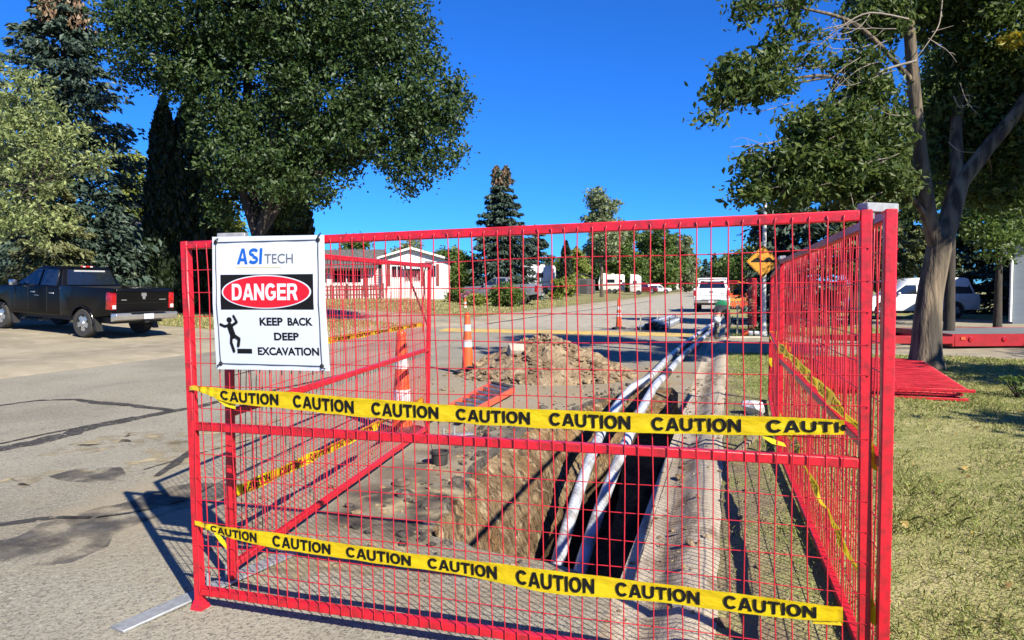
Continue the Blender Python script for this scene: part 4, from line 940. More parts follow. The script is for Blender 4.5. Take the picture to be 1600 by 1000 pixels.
def wheel(T, x, y, r, w, side, m_rim, spokes=5):
    rt = Matrix.Rotation(R(90) * -side, 3, 'X'); o = Vector((x, y, r))
    ty = MB().lathe([(r * .62, -w / 2), (r * .93, -w / 2), (r, -w / 2 + .035), (r, w / 2 - .035), (r * .93, w / 2), (r * .64, w / 2), (r * .6, w / 2 - .03), (r * .6, -w / 2 + .02)], 32, o, rt).build('wheel', M['tyre'], T)
    mb = MB(); mb.lathe([(r * .62, w / 2 - .05), (r * .64, w / 2 - .005), (r * .58, w / 2 - .012), (r * .56, w / 2 - .07), (0, w / 2 - .075)], 28, o, rt, m=0)
    for k in range(spokes):
        th = 2 * math.pi * k / spokes + .3; rr = rt @ Matrix.Rotation(th, 3, 'Z')
        mb.add([o + rr @ Vector(p) for p in [(.03, -.055, w / 2 - .02), (r * .6, -.075, w / 2 - .03), (r * .6, .075, w / 2 - .03), (.03, .055, w / 2 - .02), (.03, -.055, w / 2 - .06), (r * .6, -.075, w / 2 - .068), (r * .6, .075, w / 2 - .068), (.03, .055, w / 2 - .06)]],
               [(0, 1, 2, 3), (0, 4, 5, 1), (3, 2, 6, 7), (1, 5, 6, 2), (4, 7, 6, 5)], 1)
    mb.lathe([(.0, w / 2 - .0), (.055, w / 2 - .004), (.07, w / 2 - .03), (0, w / 2 - .03)], 16, o, rt, m=1)
    mb.build('rim', [M['plastic'], m_rim], ty); return ty
def arch(cx, r, z0, n=10):
    return [(cx + r * math.cos(math.pi * i / n), max(z0, .40 + r * math.sin(math.pi * i / n) * .98)) for i in range(n, -1, -1)]
def pickup(label, loc, rz, paint, rear_full=True, group=None, chrome=True, beacon=False, tail=True):
    T = thing('pickup_truck', label, 'pickup truck', loc, rz, group)
    xa, xf, wr, z0 = -1.65, 1.92, .39, .52
    # bed sides with wheel arches, outer skin at |y| = 1
    side = [(-2.78, z0 + .16)] + [(-2.12, z0 + .06)] + arch(xa, .46, z0 + .05) + [(-.74, z0 + .03), (-.74, 1.38), (-2.70, 1.41), (-2.80, 1.37)]
    for s in (-1, 1):
        mb = MB(); mb.prism(side, 'y', s * .86, s * 1.0); mb.build('bed_side', paint, T, bevel=.025, seg=2)
        MB().tube([(xa + .47 * math.cos(t * math.pi / 12), s * 1.0, .40 + .47 * math.sin(t * math.pi / 12)) for t in range(0, 13)], .022, 8).build('wheel_arch', paint, T)
    mb = MB(); mb.bb((-2.72, -.86, .72), (-.76, .86, .78)); mb.bb((-.80, -.86, .78), (-.745, .86, 1.36)); mb.build('bed_floor', M['plastic'], T)
    # tailgate
    mb = MB(); mb.prism([(-2.80, .68), (-2.72, .68), (-2.72, 1.38), (-2.76, 1.405), (-2.82, 1.385), (-2.825, 1.30), (-2.81, 1.0)], 'y', -.845, .845); tg = mb.build('tailgate', paint, T, bevel=.012)
    mb = MB(); mb.bb((-2.822, -.84, .995), (-2.812, .84, 1.0)); mb.build('crease', M['plastic'], tg)
    # cab and bonnet, one lower body
    low = [(-.72, z0 + .02)] + [(xf - .56, z0 - .02)] + arch(xf, .47, z0 - .02) + [(2.62, z0), (2.86, .62), (2.90, 1.0), (2.80, 1.16), (2.3, 1.24), (1.28, 1.31), (1.1, 1.33), (-.72, 1.345)]
    MB().prism(low, 'y', -1.0, 1.0).build('body', paint, T, bevel=.045, seg=3)
    # greenhouse: tapered loft
    b0, t0 = [(-.70, 1.33), (1.28, 1.31)], [(-.52, 1.90), (.42, 1.90)]
    sec = [(-.715, .93, 1.335), (-.53, .76, 1.86), (-.42, .73, 1.915), (.35, .73, 1.915), (.50, .745, 1.86), (1.30, .90, 1.30)]
    mb = MB(); vs = []
    for x, y, z in sec: vs += [(x, -y, z), (x, y, z)]
    k = len(sec); mb.add(vs, [(2 * i, 2 * i + 1, 2 * i + 3, 2 * i + 2) for i in range(k - 1)] + [tuple(2 * i for i in range(k)), tuple(2 * i + 1 for i in range(k - 1, -1, -1)), (0, 2 * k - 2, 2 * k - 1, 1)])
    mb.build('cab', paint, T, bevel=.03, seg=2)
    def quad3(name, P, m, par=T, off=(0, 0, 0)):
        mb = MB(); n = (Vector(P[1]) - Vector(P[0])).cross(Vector(P[2]) - Vector(P[0])).normalized(); P2 = [Vector(p) + n * .004 for p in P]; P3 = [Vector(p) - n * .02 for p in P]
        k = len(P); mb.add(P2 + P3, [tuple(range(k)), tuple(range(2 * k - 1, k - 1, -1))] + [(i, k + i, k + (i + 1) % k, (i + 1) % k) for i in range(k)]); return mb.build(name, m, par)
    def cabpt(x, f):      # point on the cab side, f = 0 belt, 1 roof line
        z = 1.36 + f * .50; y = .925 - f * .165; return (x, y, z)
    for s in (1, -1):
        fl = lambda P: [(x, s * (y + .012), z) for x, y, z in (P if s > 0 else P[::-1])]
        quad3('side_window', fl([cabpt(1.16, .02), cabpt(.50, .90), cabpt(.26, .93), cabpt(.26, .02)][::-1]), M['glass'])
        quad3('side_window', fl([cabpt(.18, .02), cabpt(.18, .93), cabpt(-.42, .93), cabpt(-.50, .02)][::-1]), M['glass'])
        dr = MB().box((.62, s * 1.004, .98), (.012, .008, .70)).box((-.2, s * 1.004, .98), (.010, .008, .70)).box((1.2, s * 1.004, .98), (.010, .008, .6)).build('door_gap', M['plastic'], T)
        for x in (.02 if False else .38, -.42):
            MB().box((x, s * 1.02, 1.16), (.2, .03, .035)).build('door_handle', M['chrome'] if chrome else paint, T, bevel=.01)
        mr = MB().box((1.08, s * 1.13, 1.40), (.10, .20, .17)).build('mirror', M['plastic'] if not chrome else M['chrome'], T, bevel=.03, seg=2)
        MB().bar((1.08, s * .93, 1.33), (1.08, s * 1.06, 1.37), .05, .05).build('mirror_arm', M['plastic'], mr)
        for x in (xa - .47, xf - .50): MB().prism([(x - .13, .20), (x + .0, .24), (x + .03, .56), (x - .0, .60)], 'y', s * .80, s * .985).build('mud_flap', M['plastic'], T)
        MB().bb((-.2 if False else .15, s * 1.0 - .002, 1.06), (.15 + .2, s * 1.0 + .006, 1.07)).build('trim', M['chrome'], T)
        # tail light
        if tail:
            mb = MB(); mb.prism([(-2.835, .82), (-2.60, .82), (-2.62, 1.28), (-2.70, 1.30), (-2.835, 1.28)], 'y', s * .852, s * 1.012); tl = mb.build('tail_light', M['taillight'], T, bevel=.02, seg=2)
            MB().box((-2.838, s * .93, .90), (.012, .10, .10)).build('reversing_lens', M['lens_white'], tl)
            if s: MB().box((-2.84, s * .93, 1.13), (.012, .09, .16)).build('bulb', mat('tail_glow', (.5, .01, .01), .2, coat=.5), tl)
    quad3('rear_window', [(-.705, -.76, 1.40), (-.560, -.66, 1.83), (-.560, .66, 1.83), (-.705, .76, 1.40)][::-1], M['glass'])
    MB().box((-.60, 0, 1.80), (.02, .95, .04), rot=Matrix.Rotation(-.3, 3, 'Y')).build('defroster_strip', M['lens_white'], T)
    quad3('windscreen', [(1.27, -.82, 1.345), (.53, -.68, 1.855), (.53, .68, 1.855), (1.27, .82, 1.345)], M['glass'])
    st = MB().box((-.47, 0, 1.925), (.08, .36, .045)).build('brake_light', M['taillight'], T, bevel=.01)
    for y in (-.11, .11): MB().box((-.515, y, 1.925), (.01, .07, .035)).build('cargo_lamp', M['lens_white'], st)
    bp = MB(); bp.prism([(-2.98, .56), (-2.80, .50), (-2.78, .52), (-2.78, .72), (-2.98, .74), (-3.02, .70)], 'y', -.99, .99); bp = bp.build('rear_bumper', M['chrome'], T, bevel=.03, seg=3)
    MB().box((-3.03, .0, .64), (.012, .32, .16)).build('number_plate', M['plate'], bp)
    MB().box((-3.0, -.0, .755), (.16, 1.1, .012)).build('step_pad', M['plastic'], bp)
    MB().box((-2.85, 0, .50), (.25, .12, .10)).build('tow_hitch', M['plastic'], bp)
    # tailgate emblem and script
    mb = MB(); mb.prism([(-.07, .09), (.07, .09), (.085, .02), (.05, -.02), (.035, -.09), (-.035, -.09), (-.05, -.02), (-.085, .02)], 'x', -2.836, -2.822)
    for v in range(len(mb.v)): mb.v[v] = (mb.v[v][0], mb.v[v][1], mb.v[v][2] + 1.19)
    if chrome: mb.build('emblem', M['chrome'], tg)
    for y, w_ in ((.62, .16), (-.62, .22)): MB().bb((-2.828, y - w_ / 2, 1.075), (-2.820, y + w_ / 2, 1.10)).build('lettering', M['chrome'], tg)
    if not chrome: MB().bb((-2.835, -.11, 1.16), (-2.815, .11, 1.22)).build('handle', M['plastic'], tg)
    MB().bb((-2.6, -.8, .42), (2.6, .8, .60)).build('chassis', M['plastic'], T)
    mb = MB(); mb.box((2.93, 0, .66), (.16, 1.9, .24)); mb.build('front_bumper', M['chrome'], T, bevel=.04, seg=2)
    for s in (-1, 1):
        MB().box((2.86, s * .78, .98), (.12, .34, .22)).build('headlight', M['lens_white'], T, bevel=.03)
        for x in (xa, xf): wheel(T, x, s * .86, wr, .27, s, M['chrome'])
    if beacon:
        MB().box((-.1, 0, 1.99), (.25, 1.2, .10)).build('light_bar', mat('amber_bar', (.5, .25, .2), .4), T, bevel=.03)
        mb = MB()
        for s in (-.8, .8): mb.tube([(-.85, s, 1.4), (-.85, s, 1.98)], .03, 8)
        mb.tube([(-.85, -.85, 1.98), (-.85, .85, 1.98)], .035, 8); mb.build('headache_rack', M['white_paint_car'], T)
    return T
# black pickup on the left driveway: near rear wheel at (130, 525)
rw = cw(-11.88, 19.5); hd_ = cw(-3.28, 1.40).normalized(); rgt = Vector((hd_.y, -hd_.x, 0))
ctr = rw + rgt * .93 + hd_ * 1.65; zt = .315
gy = [hgt(*(rw.xy)), hgt(*((rw + hd_ * 3.57).xy))]
T = pickup('black pickup with chrome bumper parked on the left driveway', (ctr.x, ctr.y, (gy[0] + gy[1]) / 2 + .012), math.atan2(hd_.y, hd_.x), M['black_paint'])
T.rotation_euler[1] = -math.atan2(gy[1] - gy[0], 3.57); T['zfix'] = 0; del T['zfix']
# white work pickup ahead on the street
pickup('white work pickup with a roof light bar parked on the street, seen from behind', (-1.02, 45.2, 0), R(90), M['white_paint_car'], chrome=False, beacon=True)
c = at(785, 477, 52); hd_ = cw(-1, .22).normalized()
pickup('grey pickup half hidden by a bush in front of the house yard', (c.x, c.y, hgt(c.x, c.y) + .0), math.atan2(hd_.y, hd_.x), M['grey_paint'])
def car(label, loc, rz, paint, L=4.6, H=1.62, suv=True, name='parked_car', cat='car', group=None):
    T = thing(name, label, cat, loc, rz, group); a, f = -L * .30, L * .30; h = L / 2; r_ = .34; zb = H * .56
    low = [(-h, .42), (a - .42, .36)] + [(a + .40 * math.cos(math.pi * i / 8), .34 + .40 * math.sin(math.pi * i / 8)) for i in range(8, -1, -1)] + [(f + .40 * math.cos(math.pi * i / 8), .34 + .40 * math.sin(math.pi * i / 8)) for i in range(8, -1, -1)] + [(h - .12, .36), (h, .5), (h - .03, .78), (h - .35, .92), (h * .38, zb + .06), (-h + .06, zb + .08), (-h, .85)]
    MB().prism(low, 'y', -.9, .9).build('body', paint, T, bevel=.06, seg=2)
    rr = -h + .12 if suv else -h * .62
    sec = [(rr, .80, zb), (rr + (.22 if suv else .5), .64, H - .05), (rr + (.4 if suv else .75), .62, H), (h * .0, .62, H), (h * .12, .64, H - .06), (h * .46, .78, zb)]
    for nm_, m_, g in (('cab', paint, 0), ('glasshouse', M['glass'], 1)):
        vs = []; mb = MB()
        for x, y, z in sec:
            y2 = y + (.012 if g else 0); z2 = z if not g else zb + .04 + (z - zb) * .80; x2 = x if not g else x * .965 + .01; vs += [(x2, -y2 * (1.0), z2), (x2, y2, z2)]
        k = len(sec); mb.add(vs, [(2 * i, 2 * i + 1, 2 * i + 3, 2 * i + 2) for i in range(k - 1)] + [tuple(2 * i for i in range(k)), tuple(2 * i + 1 for i in range(k - 1, -1, -1)), (0, 2 * k - 2, 2 * k - 1, 1)])
        mb.build(nm_, m_, T, bevel=.03 if not g else 0)
    for s in (-1, 1):
        MB().box((0.05, s * .705, (zb + H) / 2), (.07, .05, H - zb - .1), rot=Matrix.Rotation(s * .22, 3, 'X')).build('pillar', paint, T)
        MB().box((-h + .06, s * .72, .80), (.1, .2, .22)).build('tail_light', M['taillight'], T, bevel=.02)
        MB().box((h - .08, s * .66, .70), (.14, .3, .16)).build('headlight', M['lens_white'], T, bevel=.03)
        MB().box((h * .36, s * .96, zb + .1), (.1, .16, .13)).build('mirror', paint, T, bevel=.03)
        for x in (a, f): wheel(T, x, s * .79, r_, .2, s, M['chrome'])
    MB().box((0, 0, .38), (L * .9, 1.5, .2)).build('chassis', M['plastic'], T)
    return T
c = at(1420, 497, 31); hd_ = cw(-1, .05).normalized()
car('white people carrier parked behind the maple trunk', (c.x, c.y, hgt(c.x, c.y)), math.atan2(hd_.y, hd_.x), M['white_paint_car'], L=5.0, H=1.75)
c = at(1215, 468, 62); car('small white car far off behind the lamp post', (c.x, c.y, .08), math.atan2(hd_.y, hd_.x), M['white_paint_car'])
c = at(1006, 460, 115); hd_ = cw(1, -.3).normalized(); car('maroon four wheel drive parked beside the small white caravan', (c.x, c.y, hgt(c.x, c.y)), math.atan2(hd_.y, hd_.x), M['red_paint'], H=1.8)
c = at(1028, 458, 122); car('white hatchback farthest along the left side of the street', (c.x, c.y, hgt(c.x, c.y)), math.atan2(hd_.y, hd_.x), M['white_paint_car'])
M['caravan'] = mat("caravan_skin", (.62, .60, .56), .5, keep=True, col2=(.52, .5, .46), scale=1.2); M['caravan_stripe'] = mat("caravan_stripe", (.24, .17, .14), .6); M['camper_grey'] = mat("camper_grey", (.56, .57, .60), .45, keep=True, col2=(.42, .44, .47), scale=1.5)
def caravan(label, loc, rz, L, H, W_, skin, nose=.5, ov=0, wheels=2, win=((.0, .7, .9),)):
    T = thing('caravan', label, 'caravan', loc, rz)
    pr = [(-L / 2, .45), (L / 2 - nose * .3, .45), (L / 2, .45 + H * .3), (L / 2 + ov, .45 + H * .45) if ov else (L / 2, H * .6), (L / 2 + ov - nose * .5, H), (-L / 2 + .15, H), (-L / 2, H - .2)]
    MB().prism(pr, 'y', -W_ / 2, W_ / 2).build('shell', skin, T, bevel=.06, seg=2)
    for s in (-1, 1):
        for x, w_, h_ in win: f = MB().box((x, s * (W_ / 2 + .005), H * .66), (w_, .03, h_ * .62)).build('window', M['glass'], T); MB().box((x, s * (W_ / 2 + .012), H * .66 - h_ * .33), (w_ + .1, .05, .04)).build('sill', M['chrome'], f)
        MB().box((-.1, s * (W_ / 2 + .004), H * .42), (L * .8, .015, .10)).build('stripe', M['caravan_stripe'], T)
        for k in range(wheels):
            rt = Matrix.Rotation(R(90) * -s, 3, 'X'); MB().lathe([(.1, -.1), (.33, -.1), (.34, .08), (.2, .1), (.18, .06), (0, .06)], 18, (-.5 + .8 * k, s * (W_ / 2 - .06), .34), rt).build('wheel', M['tyre'], T)
    MB().box((-.2, W_ / 2 - .4, H + .07), (.5, .4, .14)).box((L * .25, 0, H + .1), (.7, .6, .2)).build('roof_vent', M['caravan'], T)
    MB().bar((L / 2 - .2, 0, .45), (L / 2 + .9, 0, .42), .1, .1).build('drawbar', M['plastic'], T)
    return T
def park(fn, label, px, py, d, head, *a, **k):
    c = at(px, py, d); h = cw(*head).normalized(); return fn(label, (c.x, c.y, hgt(c.x, c.y)), math.atan2(h.y, h.x), *a, **k)
park(caravan, 'grey and white camper with a raised cab end behind the young tree', 846, 464, 84, (-1, .1), 3.4, 3.3, 2.4, M['camper_grey'], ov=.9, nose=.8, win=((.1, .8, .9),), wheels=1)
park(caravan, 'long cream caravan with twin wheels and a wide dark window', 955, 464, 104, (-1, .1), 3.8, 2.75, 2.3, M['caravan'], win=((.15, 1.2, .75), (-1.3, .5, .6)))
park(caravan, 'short cream caravan with one small dark window', 993, 463, 101, (-1, .25), 1.5, 2.75, 2.2, M['caravan'], nose=.2, win=((0, .5, .7),), wheels=1)
park(caravan, 'farthest white caravan near the end of the street', 1067, 455, 165, (-1, .15), 3.4, 2.7, 2.3, M['caravan'], win=((0, .8, .6),), wheels=1)
c = at(912, 465, 92); h_ = hgt(c.x, c.y); T = thing('garden_shed', 'dark garden shed half hidden between bushes left of the long caravan', 'shed', (c.x, c.y, h_), YAW)
M['dark_siding'] = mat("dark_siding", (.055, .05, .05), .85, col2=(.09, .085, .085), scale=3)
MB().bb((-1.5, 0, 0), (1.5, 3, 2.0)).build('wall', M['dark_siding'], T); MB().prism([(-1.75, 1.95), (0, 2.6), (1.75, 1.95), (1.75, 2.03), (0, 2.7), (-1.75, 2.03)], 'y', -.2, 3.2).build('roof', M['plastic'], T); MB().bb((-.5, -.03, .05), (.4, -.004, 1.8)).build('door', M['plastic'], T)

# ------------------------------------------------------------------ red flatbed trailer on the right-hand driveway
M['trailer_red'] = mat("trailer_red", (.42, .012, .016), .4, col2=(.33, .012, .014), scale=5, coat=.2); M['deck'] = mat("deck_planks", (.22, .225, .225), .7, col2=(.16, .165, .165), scale=3, stretch=(.4, 6, 1))
tz = .47; c = at(1492, 529, 16.2); T = thing('flatbed_trailer', 'red flatbed trailer with a grey deck parked behind the maple', 'trailer', (c.x, c.y, .08), YAW - .02)
MB().bb((0.08, 0.06, .27), (7.0, 2.5, .335)).build('deck', M['deck'], T)
MB().bb((0, 0, .06), (7.0, .055, .345)).bb((0, 2.505, .06), (7, 2.56, .345)).bb((-.06, -.0, .06), (-.003, 2.56, .345)).build('side_rail', M['trailer_red'], T, bevel=.008)
mb = MB()
for y in (.15, 2.4): mb.bar((-.06, y, .16), (-2.3, 1.28, .19), .09, .13)
mb.bar((-.06, 1.28, .16), (-2.5, 1.28, .19), .1, .12); mb.build('drawbar', M['trailer_red'], T, bevel=.008)
MB().bar((-.062, .0, .21), (-1.9, .02, .22), .05, .17).build('folded_ramp', M['trailer_red'], T, bevel=.008)
MB().tube([(-1.75, .9, .0), (-1.75, .9, .58)], .025, 8).box((-1.75, .9, .0), (.12, .12, .02)).build('jack', M['plastic'], T)
MB().bar((-2.45, 1.28, .2), (-2.75, 1.28, .2), .07, .07).build('coupler', M['plastic'], T)
for x in (.36, 1.12, 3.0): MB().lathe([(0, 0), (.06, 0), (.055, .02), (0, .025)], 14, (x, -.003, .23), Matrix.Rotation(R(90), 3, 'X')).build('marker_lamp', M['taillight'], T)
MB().box((.18, -.01, .25), (.1, .02, .06)).build('reflector', M['orange'], T)
for x in (4.2, 5.1): MB().lathe([(.05, -.1), (.24, -.1), (.25, .08), (.12, .1), (0, .08)], 18, (x, .35, .24), Matrix.Rotation(R(90), 3, 'X')).build('wheel', M['tyre'], T)

# ------------------------------------------------------------------ houses
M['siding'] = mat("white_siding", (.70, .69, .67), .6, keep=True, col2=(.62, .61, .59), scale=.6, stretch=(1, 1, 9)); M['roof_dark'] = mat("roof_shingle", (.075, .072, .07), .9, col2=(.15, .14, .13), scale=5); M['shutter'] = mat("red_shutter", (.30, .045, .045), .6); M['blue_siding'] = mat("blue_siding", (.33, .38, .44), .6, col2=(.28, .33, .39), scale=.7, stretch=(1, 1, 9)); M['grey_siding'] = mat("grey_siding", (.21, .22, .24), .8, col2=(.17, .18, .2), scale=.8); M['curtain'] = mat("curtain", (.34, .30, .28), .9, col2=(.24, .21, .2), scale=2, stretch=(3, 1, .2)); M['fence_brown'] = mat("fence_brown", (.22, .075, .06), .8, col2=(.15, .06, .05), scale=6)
c = at(644, 468, 53); H0 = thing('mobile_home', 'white mobile home with a low gable and red shutters across the yard', 'house', (c.x, c.y, hgt(c.x, c.y) - .05), YAW)
H0.scale = (.93, .93, .93)
hw, eh, ph = 2.4, 3.35, 4.05
MB().prism([(-hw, 0), (hw, 0), (hw, eh), (0, ph), (-hw, eh)], 'y', 0, 13).build('wall', M['siding'], H0)
rf = MB().prism([(-hw - .3, eh - .02), (0, ph + .05), (hw + .3, eh - .02), (hw + .3, eh + .06), (0, ph + .16), (-hw - .3, eh + .06)], 'y', -.35, 13.3).build('roof', M['roof_dark'], H0)
MB().prism([(-hw - .32, eh - .08), (0, ph - .0), (hw + .32, eh - .08), (hw + .32, eh + .075), (0, ph + .175), (-hw - .32, eh + .075)], 'y', -.40, -.355).build('fascia', M['siding'], rf)
def window(par, x0, x1, z0, z1, y, cur=None):
    w = MB().bb((x0, y - .04, z0), (x1, y - .003, z1)).build('window', M['siding'], par); MB().bb((x0 + .06, y - .05, z0 + .06), (x1 - .06, y - .041, z1 - .06)).build('pane', M['glass'], w)
    MB().bb(((x0 + x1) / 2 - .025, y - .06, z0 + .05), ((x0 + x1) / 2 + .025, y - .051, z1 - .05)).build('mullion', M['siding'], w)
    if cur: MB().bb((cur[0], y - .057, z0 + .07), (cur[1], y - .0505, z1 - .07)).build('curtain', M['curtain'], w)
    return w
window(H0, -1.62, -.75, 1.75, 2.75, 0); window(H0, -.55, .75, 1.45, 2.75, 0, (-.45, .55)); window(H0, 1.5, 2.0, 1.75, 2.8, 0)
for x in (-1.9, .84, 2.08): MB().bb((x - .11, -.05, 1.1), (x + .13, -.003, 2.85)).build('shutter', M['shutter'], H0)
MB().bb((-hw - .01, -.03, 0), (hw + .01, -.001, .75)).build('skirting', M['caravan'], H0)
aw = MB(); aw.prism([(-.003, 2.9), (-.75, 2.5), (-.76, 2.46), (-.003, 2.86)], 'x', -.6, .85); aw.build('awning', M['camper_grey'], H0)
wing = MB(); wing.bb((-8.8, .6, 0), (-hw - .003, 10, 2.55)); wing.build('wall', M['siding'], H0); window(H0, -6.6, -4.2, 1.35, 2.45, .6); window(H0, -8.6, -7.0, 1.35, 2.45, .6)
MB().prism([(-.25, 2.50), (-.35, 2.55), (3.4, 4.25), (7.4, 2.5), (7.4, 2.4), (3.4, 4.1)], 'x', -9.2, -hw - .31).build('roof', M['roof_dark'], H0)
MB().bb((-4.0, .50, .3), (-3.7, .59, 2.5)).build('door_trim', M['shutter'], H0); MB().bb((-2.41, -.02, 0), (-2.40, .6, .1)).build('downpipe', M['siding'], H0)
mb = MB()
for i in range(7): mb.bb((-3.65 + .2 * i, .46, .9), (-3.62 + .2 * i, .48, 2.6))
for i in range(9): mb.bb((-3.66, .485, .9 + .2 * i), (-2.43, .50, .93 + .2 * i))
mb.build('lattice', M['siding'], H0)
c = at(640, 470, 51.5); T = thing('garden_fence', 'red-brown picket fence before the white mobile home', 'fence', (c.x, c.y, hgt(c.x, c.y)), YAW)
mb = MB()
for i in range(26): mb.bb((-7.3 + .21 * i, 0, .05), (-7.18 + .21 * i, .03, 1.05 + .06 * (i % 2)))
mb.build('pickets', M['fence_brown'], T)
for z in (.3, .9): MB().bb((-7.35, .032, z), (-1.9, .08, z + .1)).build('rail', M['fence_brown'], T)
for x in (-7.3, -4.6, -1.95): MB().bb((x - .06, .085, 0), (x + .06, .2, 1.2)).build('post', M['fence_brown'], T)
c = at(604, 473, 50); o = MB(); o.tube([Vector((c.x, c.y, hgt(c.x, c.y) + .35)) + cw(.38 * math.cos(t * .393), 0, .38 * math.sin(t * .393)) for t in range(17)], .035, 6); tag(o.build('garden_hoop', M['galv']), 'round metal garden hoop standing against the mobile home', 'garden ornament')
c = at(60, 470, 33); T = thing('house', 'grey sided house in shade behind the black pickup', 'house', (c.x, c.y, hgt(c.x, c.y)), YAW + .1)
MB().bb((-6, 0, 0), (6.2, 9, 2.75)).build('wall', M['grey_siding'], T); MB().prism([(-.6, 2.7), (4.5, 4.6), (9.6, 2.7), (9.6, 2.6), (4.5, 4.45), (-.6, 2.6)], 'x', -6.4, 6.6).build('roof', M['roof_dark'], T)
w = MB().bb((2.2, -.05, .9), (3.9, -.003, 2.1)).build('window', M['glass'], T); MB().bb((2.1, -.06, .82), (4.0, -.006, .895)).build('sill', M['siding'], w)
MB().bb((-2.0, -.05, .05), (-1.1, -.003, 2.1)).build('door', M['dark_siding'], T)
c = at(1582, 492, 26); T = thing('house', 'pale blue house corner with a white downpipe at the right edge', 'house', (c.x, c.y, .06), YAW - R(38))
MB().bb((0, 0, 0), (9, 8, 3.0)).build('wall', M['blue_siding'], T)
rf = MB().prism([(-.45, 2.95), (4.5, 5.2), (9.5, 2.95), (9.5, 2.80), (4.5, 5.0), (-.45, 2.78)], 'y', -.5, 8.5).build('roof', M['caravan'], T); MB().bb((-.52, -.5, 2.80), (-.455, 8.5, 2.97)).build('gutter', M['siding'], rf)
MB().tube([(-.45, -.06, 2.8), (-.1, -.08, 2.5), (-.06, -.06, 2.3), (-.06, -.06, .1)], .05, 8).build('downpipe', M['siding'], T)
w = MB().bb((.9, -.05, 1.1), (2.2, -.003, 2.3)).build('window', M['siding'], T); MB().bb((.98, -.06, 1.18), (2.12, -.051, 2.22)).build('pane', M['glass'], w)
# ------------------------------------------------------------------ foliage
def rand_dirs(rg, n):
    v = rg.normal(size=(n, 3)); return v / np.linalg.norm(v, axis=1, keepdims=True)
def leaves(name, C, size, m, parent, rg, aspect=.5, axis=None, jitter=1.0, fold=.25):
    "one leaf-shaped quad per centre; axis = preferred long direction"
    n = len(C); a = rand_dirs(rg, n)
    if axis is not None: a = axis + a * jitter; a /= np.linalg.norm(a, axis=1, keepdims=True)
    b = np.cross(a, rand_dirs(rg, n)); b /= np.linalg.norm(b, axis=1, keepdims=True) + 1e-9; c = np.cross(a, b)
    s = size * np.clip(rg.lognormal(-.05, .27, (n, 1)), .45, 1.6); l = a * s * .5; w = b * s * .5 * aspect
    V = np.empty((n, 4, 3)); V[:, 0] = C - l; V[:, 1] = C + w - l * .1 + c * s * fold * .3; V[:, 2] = C + l; V[:, 3] = C - w - l * .1 + c * s * fold * .3
    if parent is not None: V = V - np.array(parent.location)
    return np_mesh(name, V.reshape(-1, 3), np.arange(4 * n).reshape(n, 4), m, parent)
def crown_pts(rg, ells, n, clump=.45, per=22, shell=.45, flat=.6, pw=.8):
    "clumped points through a set of ellipsoids (cx,cy,cz,rx,ry,rz)"
    E_ = np.array(ells); vol = E_[:, 3] * E_[:, 4] * E_[:, 5]; nc = max(1, n // per)
    k = rg.choice(len(E_), nc, p=(vol ** pw) / (vol ** pw).sum()); d = rand_dirs(rg, nc); r_ = rg.uniform(shell ** 3, 1, (nc, 1)) ** (1 / 3)
    cc = E_[k, :3] + d * r_ * E_[k, 3:]
    P = np.repeat(cc, per, 0) + rg.normal(size=(nc * per, 3)) * clump * np.array([1, 1, flat]) * .55
    return P
def limb(mb, p0, p1, r0, r1, wob=.06, seed=0, n=9, k=7):
    p0, p1 = Vector(p0), Vector(p1); L = (p1 - p0).length; P = []
    for i in range(k + 1):
        t = i / k; q = p0.lerp(p1, t); P.append(q + noise.noise_vector((t * 2.2 + seed * 7, seed, 1)) * wob * L * math.sin(math.pi * min(1, t * 1.0)))
    mb.tube(P, [r0 + (r1 - r0) * (i / k) for i in range(k + 1)], n, cap=True); return P
def tree(name, label, cat, base, ells, trunk, n, size, m, bark, seed, clump=.45, per=22, shell=.4, group=None, aspect=.5, twigs=0, flat=.6, fine=0, pw=.8):
    rg = np.random.default_rng(seed); T = thing(name, label, cat, tuple(base), 0, group); mb = MB()
    for P, rs in trunk:
        S_ = spline(P, 5); L_ = len(S_); mb.tube(S_, [float(np.interp(i / (L_ - 1) * (len(rs) - 1), range(len(rs)), rs)) for i in range(L_)], 12)
    if trunk:
        top = Vector(trunk[0][0][-1])
        for i, e in enumerate(ells):
            src = Vector(min((p for P, _ in trunk for p in P[1:]), key=lambda p: (Vector(p) - Vector(e[:3])).length)); r0 = fine or max(.03, trunk[0][1][-1] * .55); r0 = min(r0, e[3] * .06)
            P = limb(mb, src, Vector(e[:3]), r0, r0 * .2, .1, seed + i, 7)
            for j in range(twigs):
                a = P[3 + j % 4]; d = Vector(rand_dirs(rg, 1)[0]); limb(mb, a, a + Vector((d.x * e[3], d.y * e[4], abs(d.z) * e[5] * .8)) * .85, max(.006, r0 * .25), .004, .12, seed * 3 + i + j, 5, 5)
        mb.build('trunk', bark, T, True, ang=80)
    leaves('crown', crown_pts(rg, ells, n, clump, per, shell, flat, pw), size, m, T, rg, aspect)
    return T
def auto_ells(c, w, h, n, seed, low=.0):
    rnd = random.Random(seed); out = []
    for i in range(n):
        t = (i + .5) / n; z = low * h + (h * (1 - low)) * (.09 + .84 * t); k = math.sin(math.pi * (.30 + .60 * t)); a = rnd.uniform(0, 6.28); r_ = rnd.uniform(.15, .55) * w * k
        q = w * rnd.uniform(.38, .58) * (.5 + .5 * k); out.append((c[0] + r_ * math.cos(a), c[1] + r_ * math.sin(a), c[2] + z, q, q, q * rnd.uniform(.6, .85)))
    return out
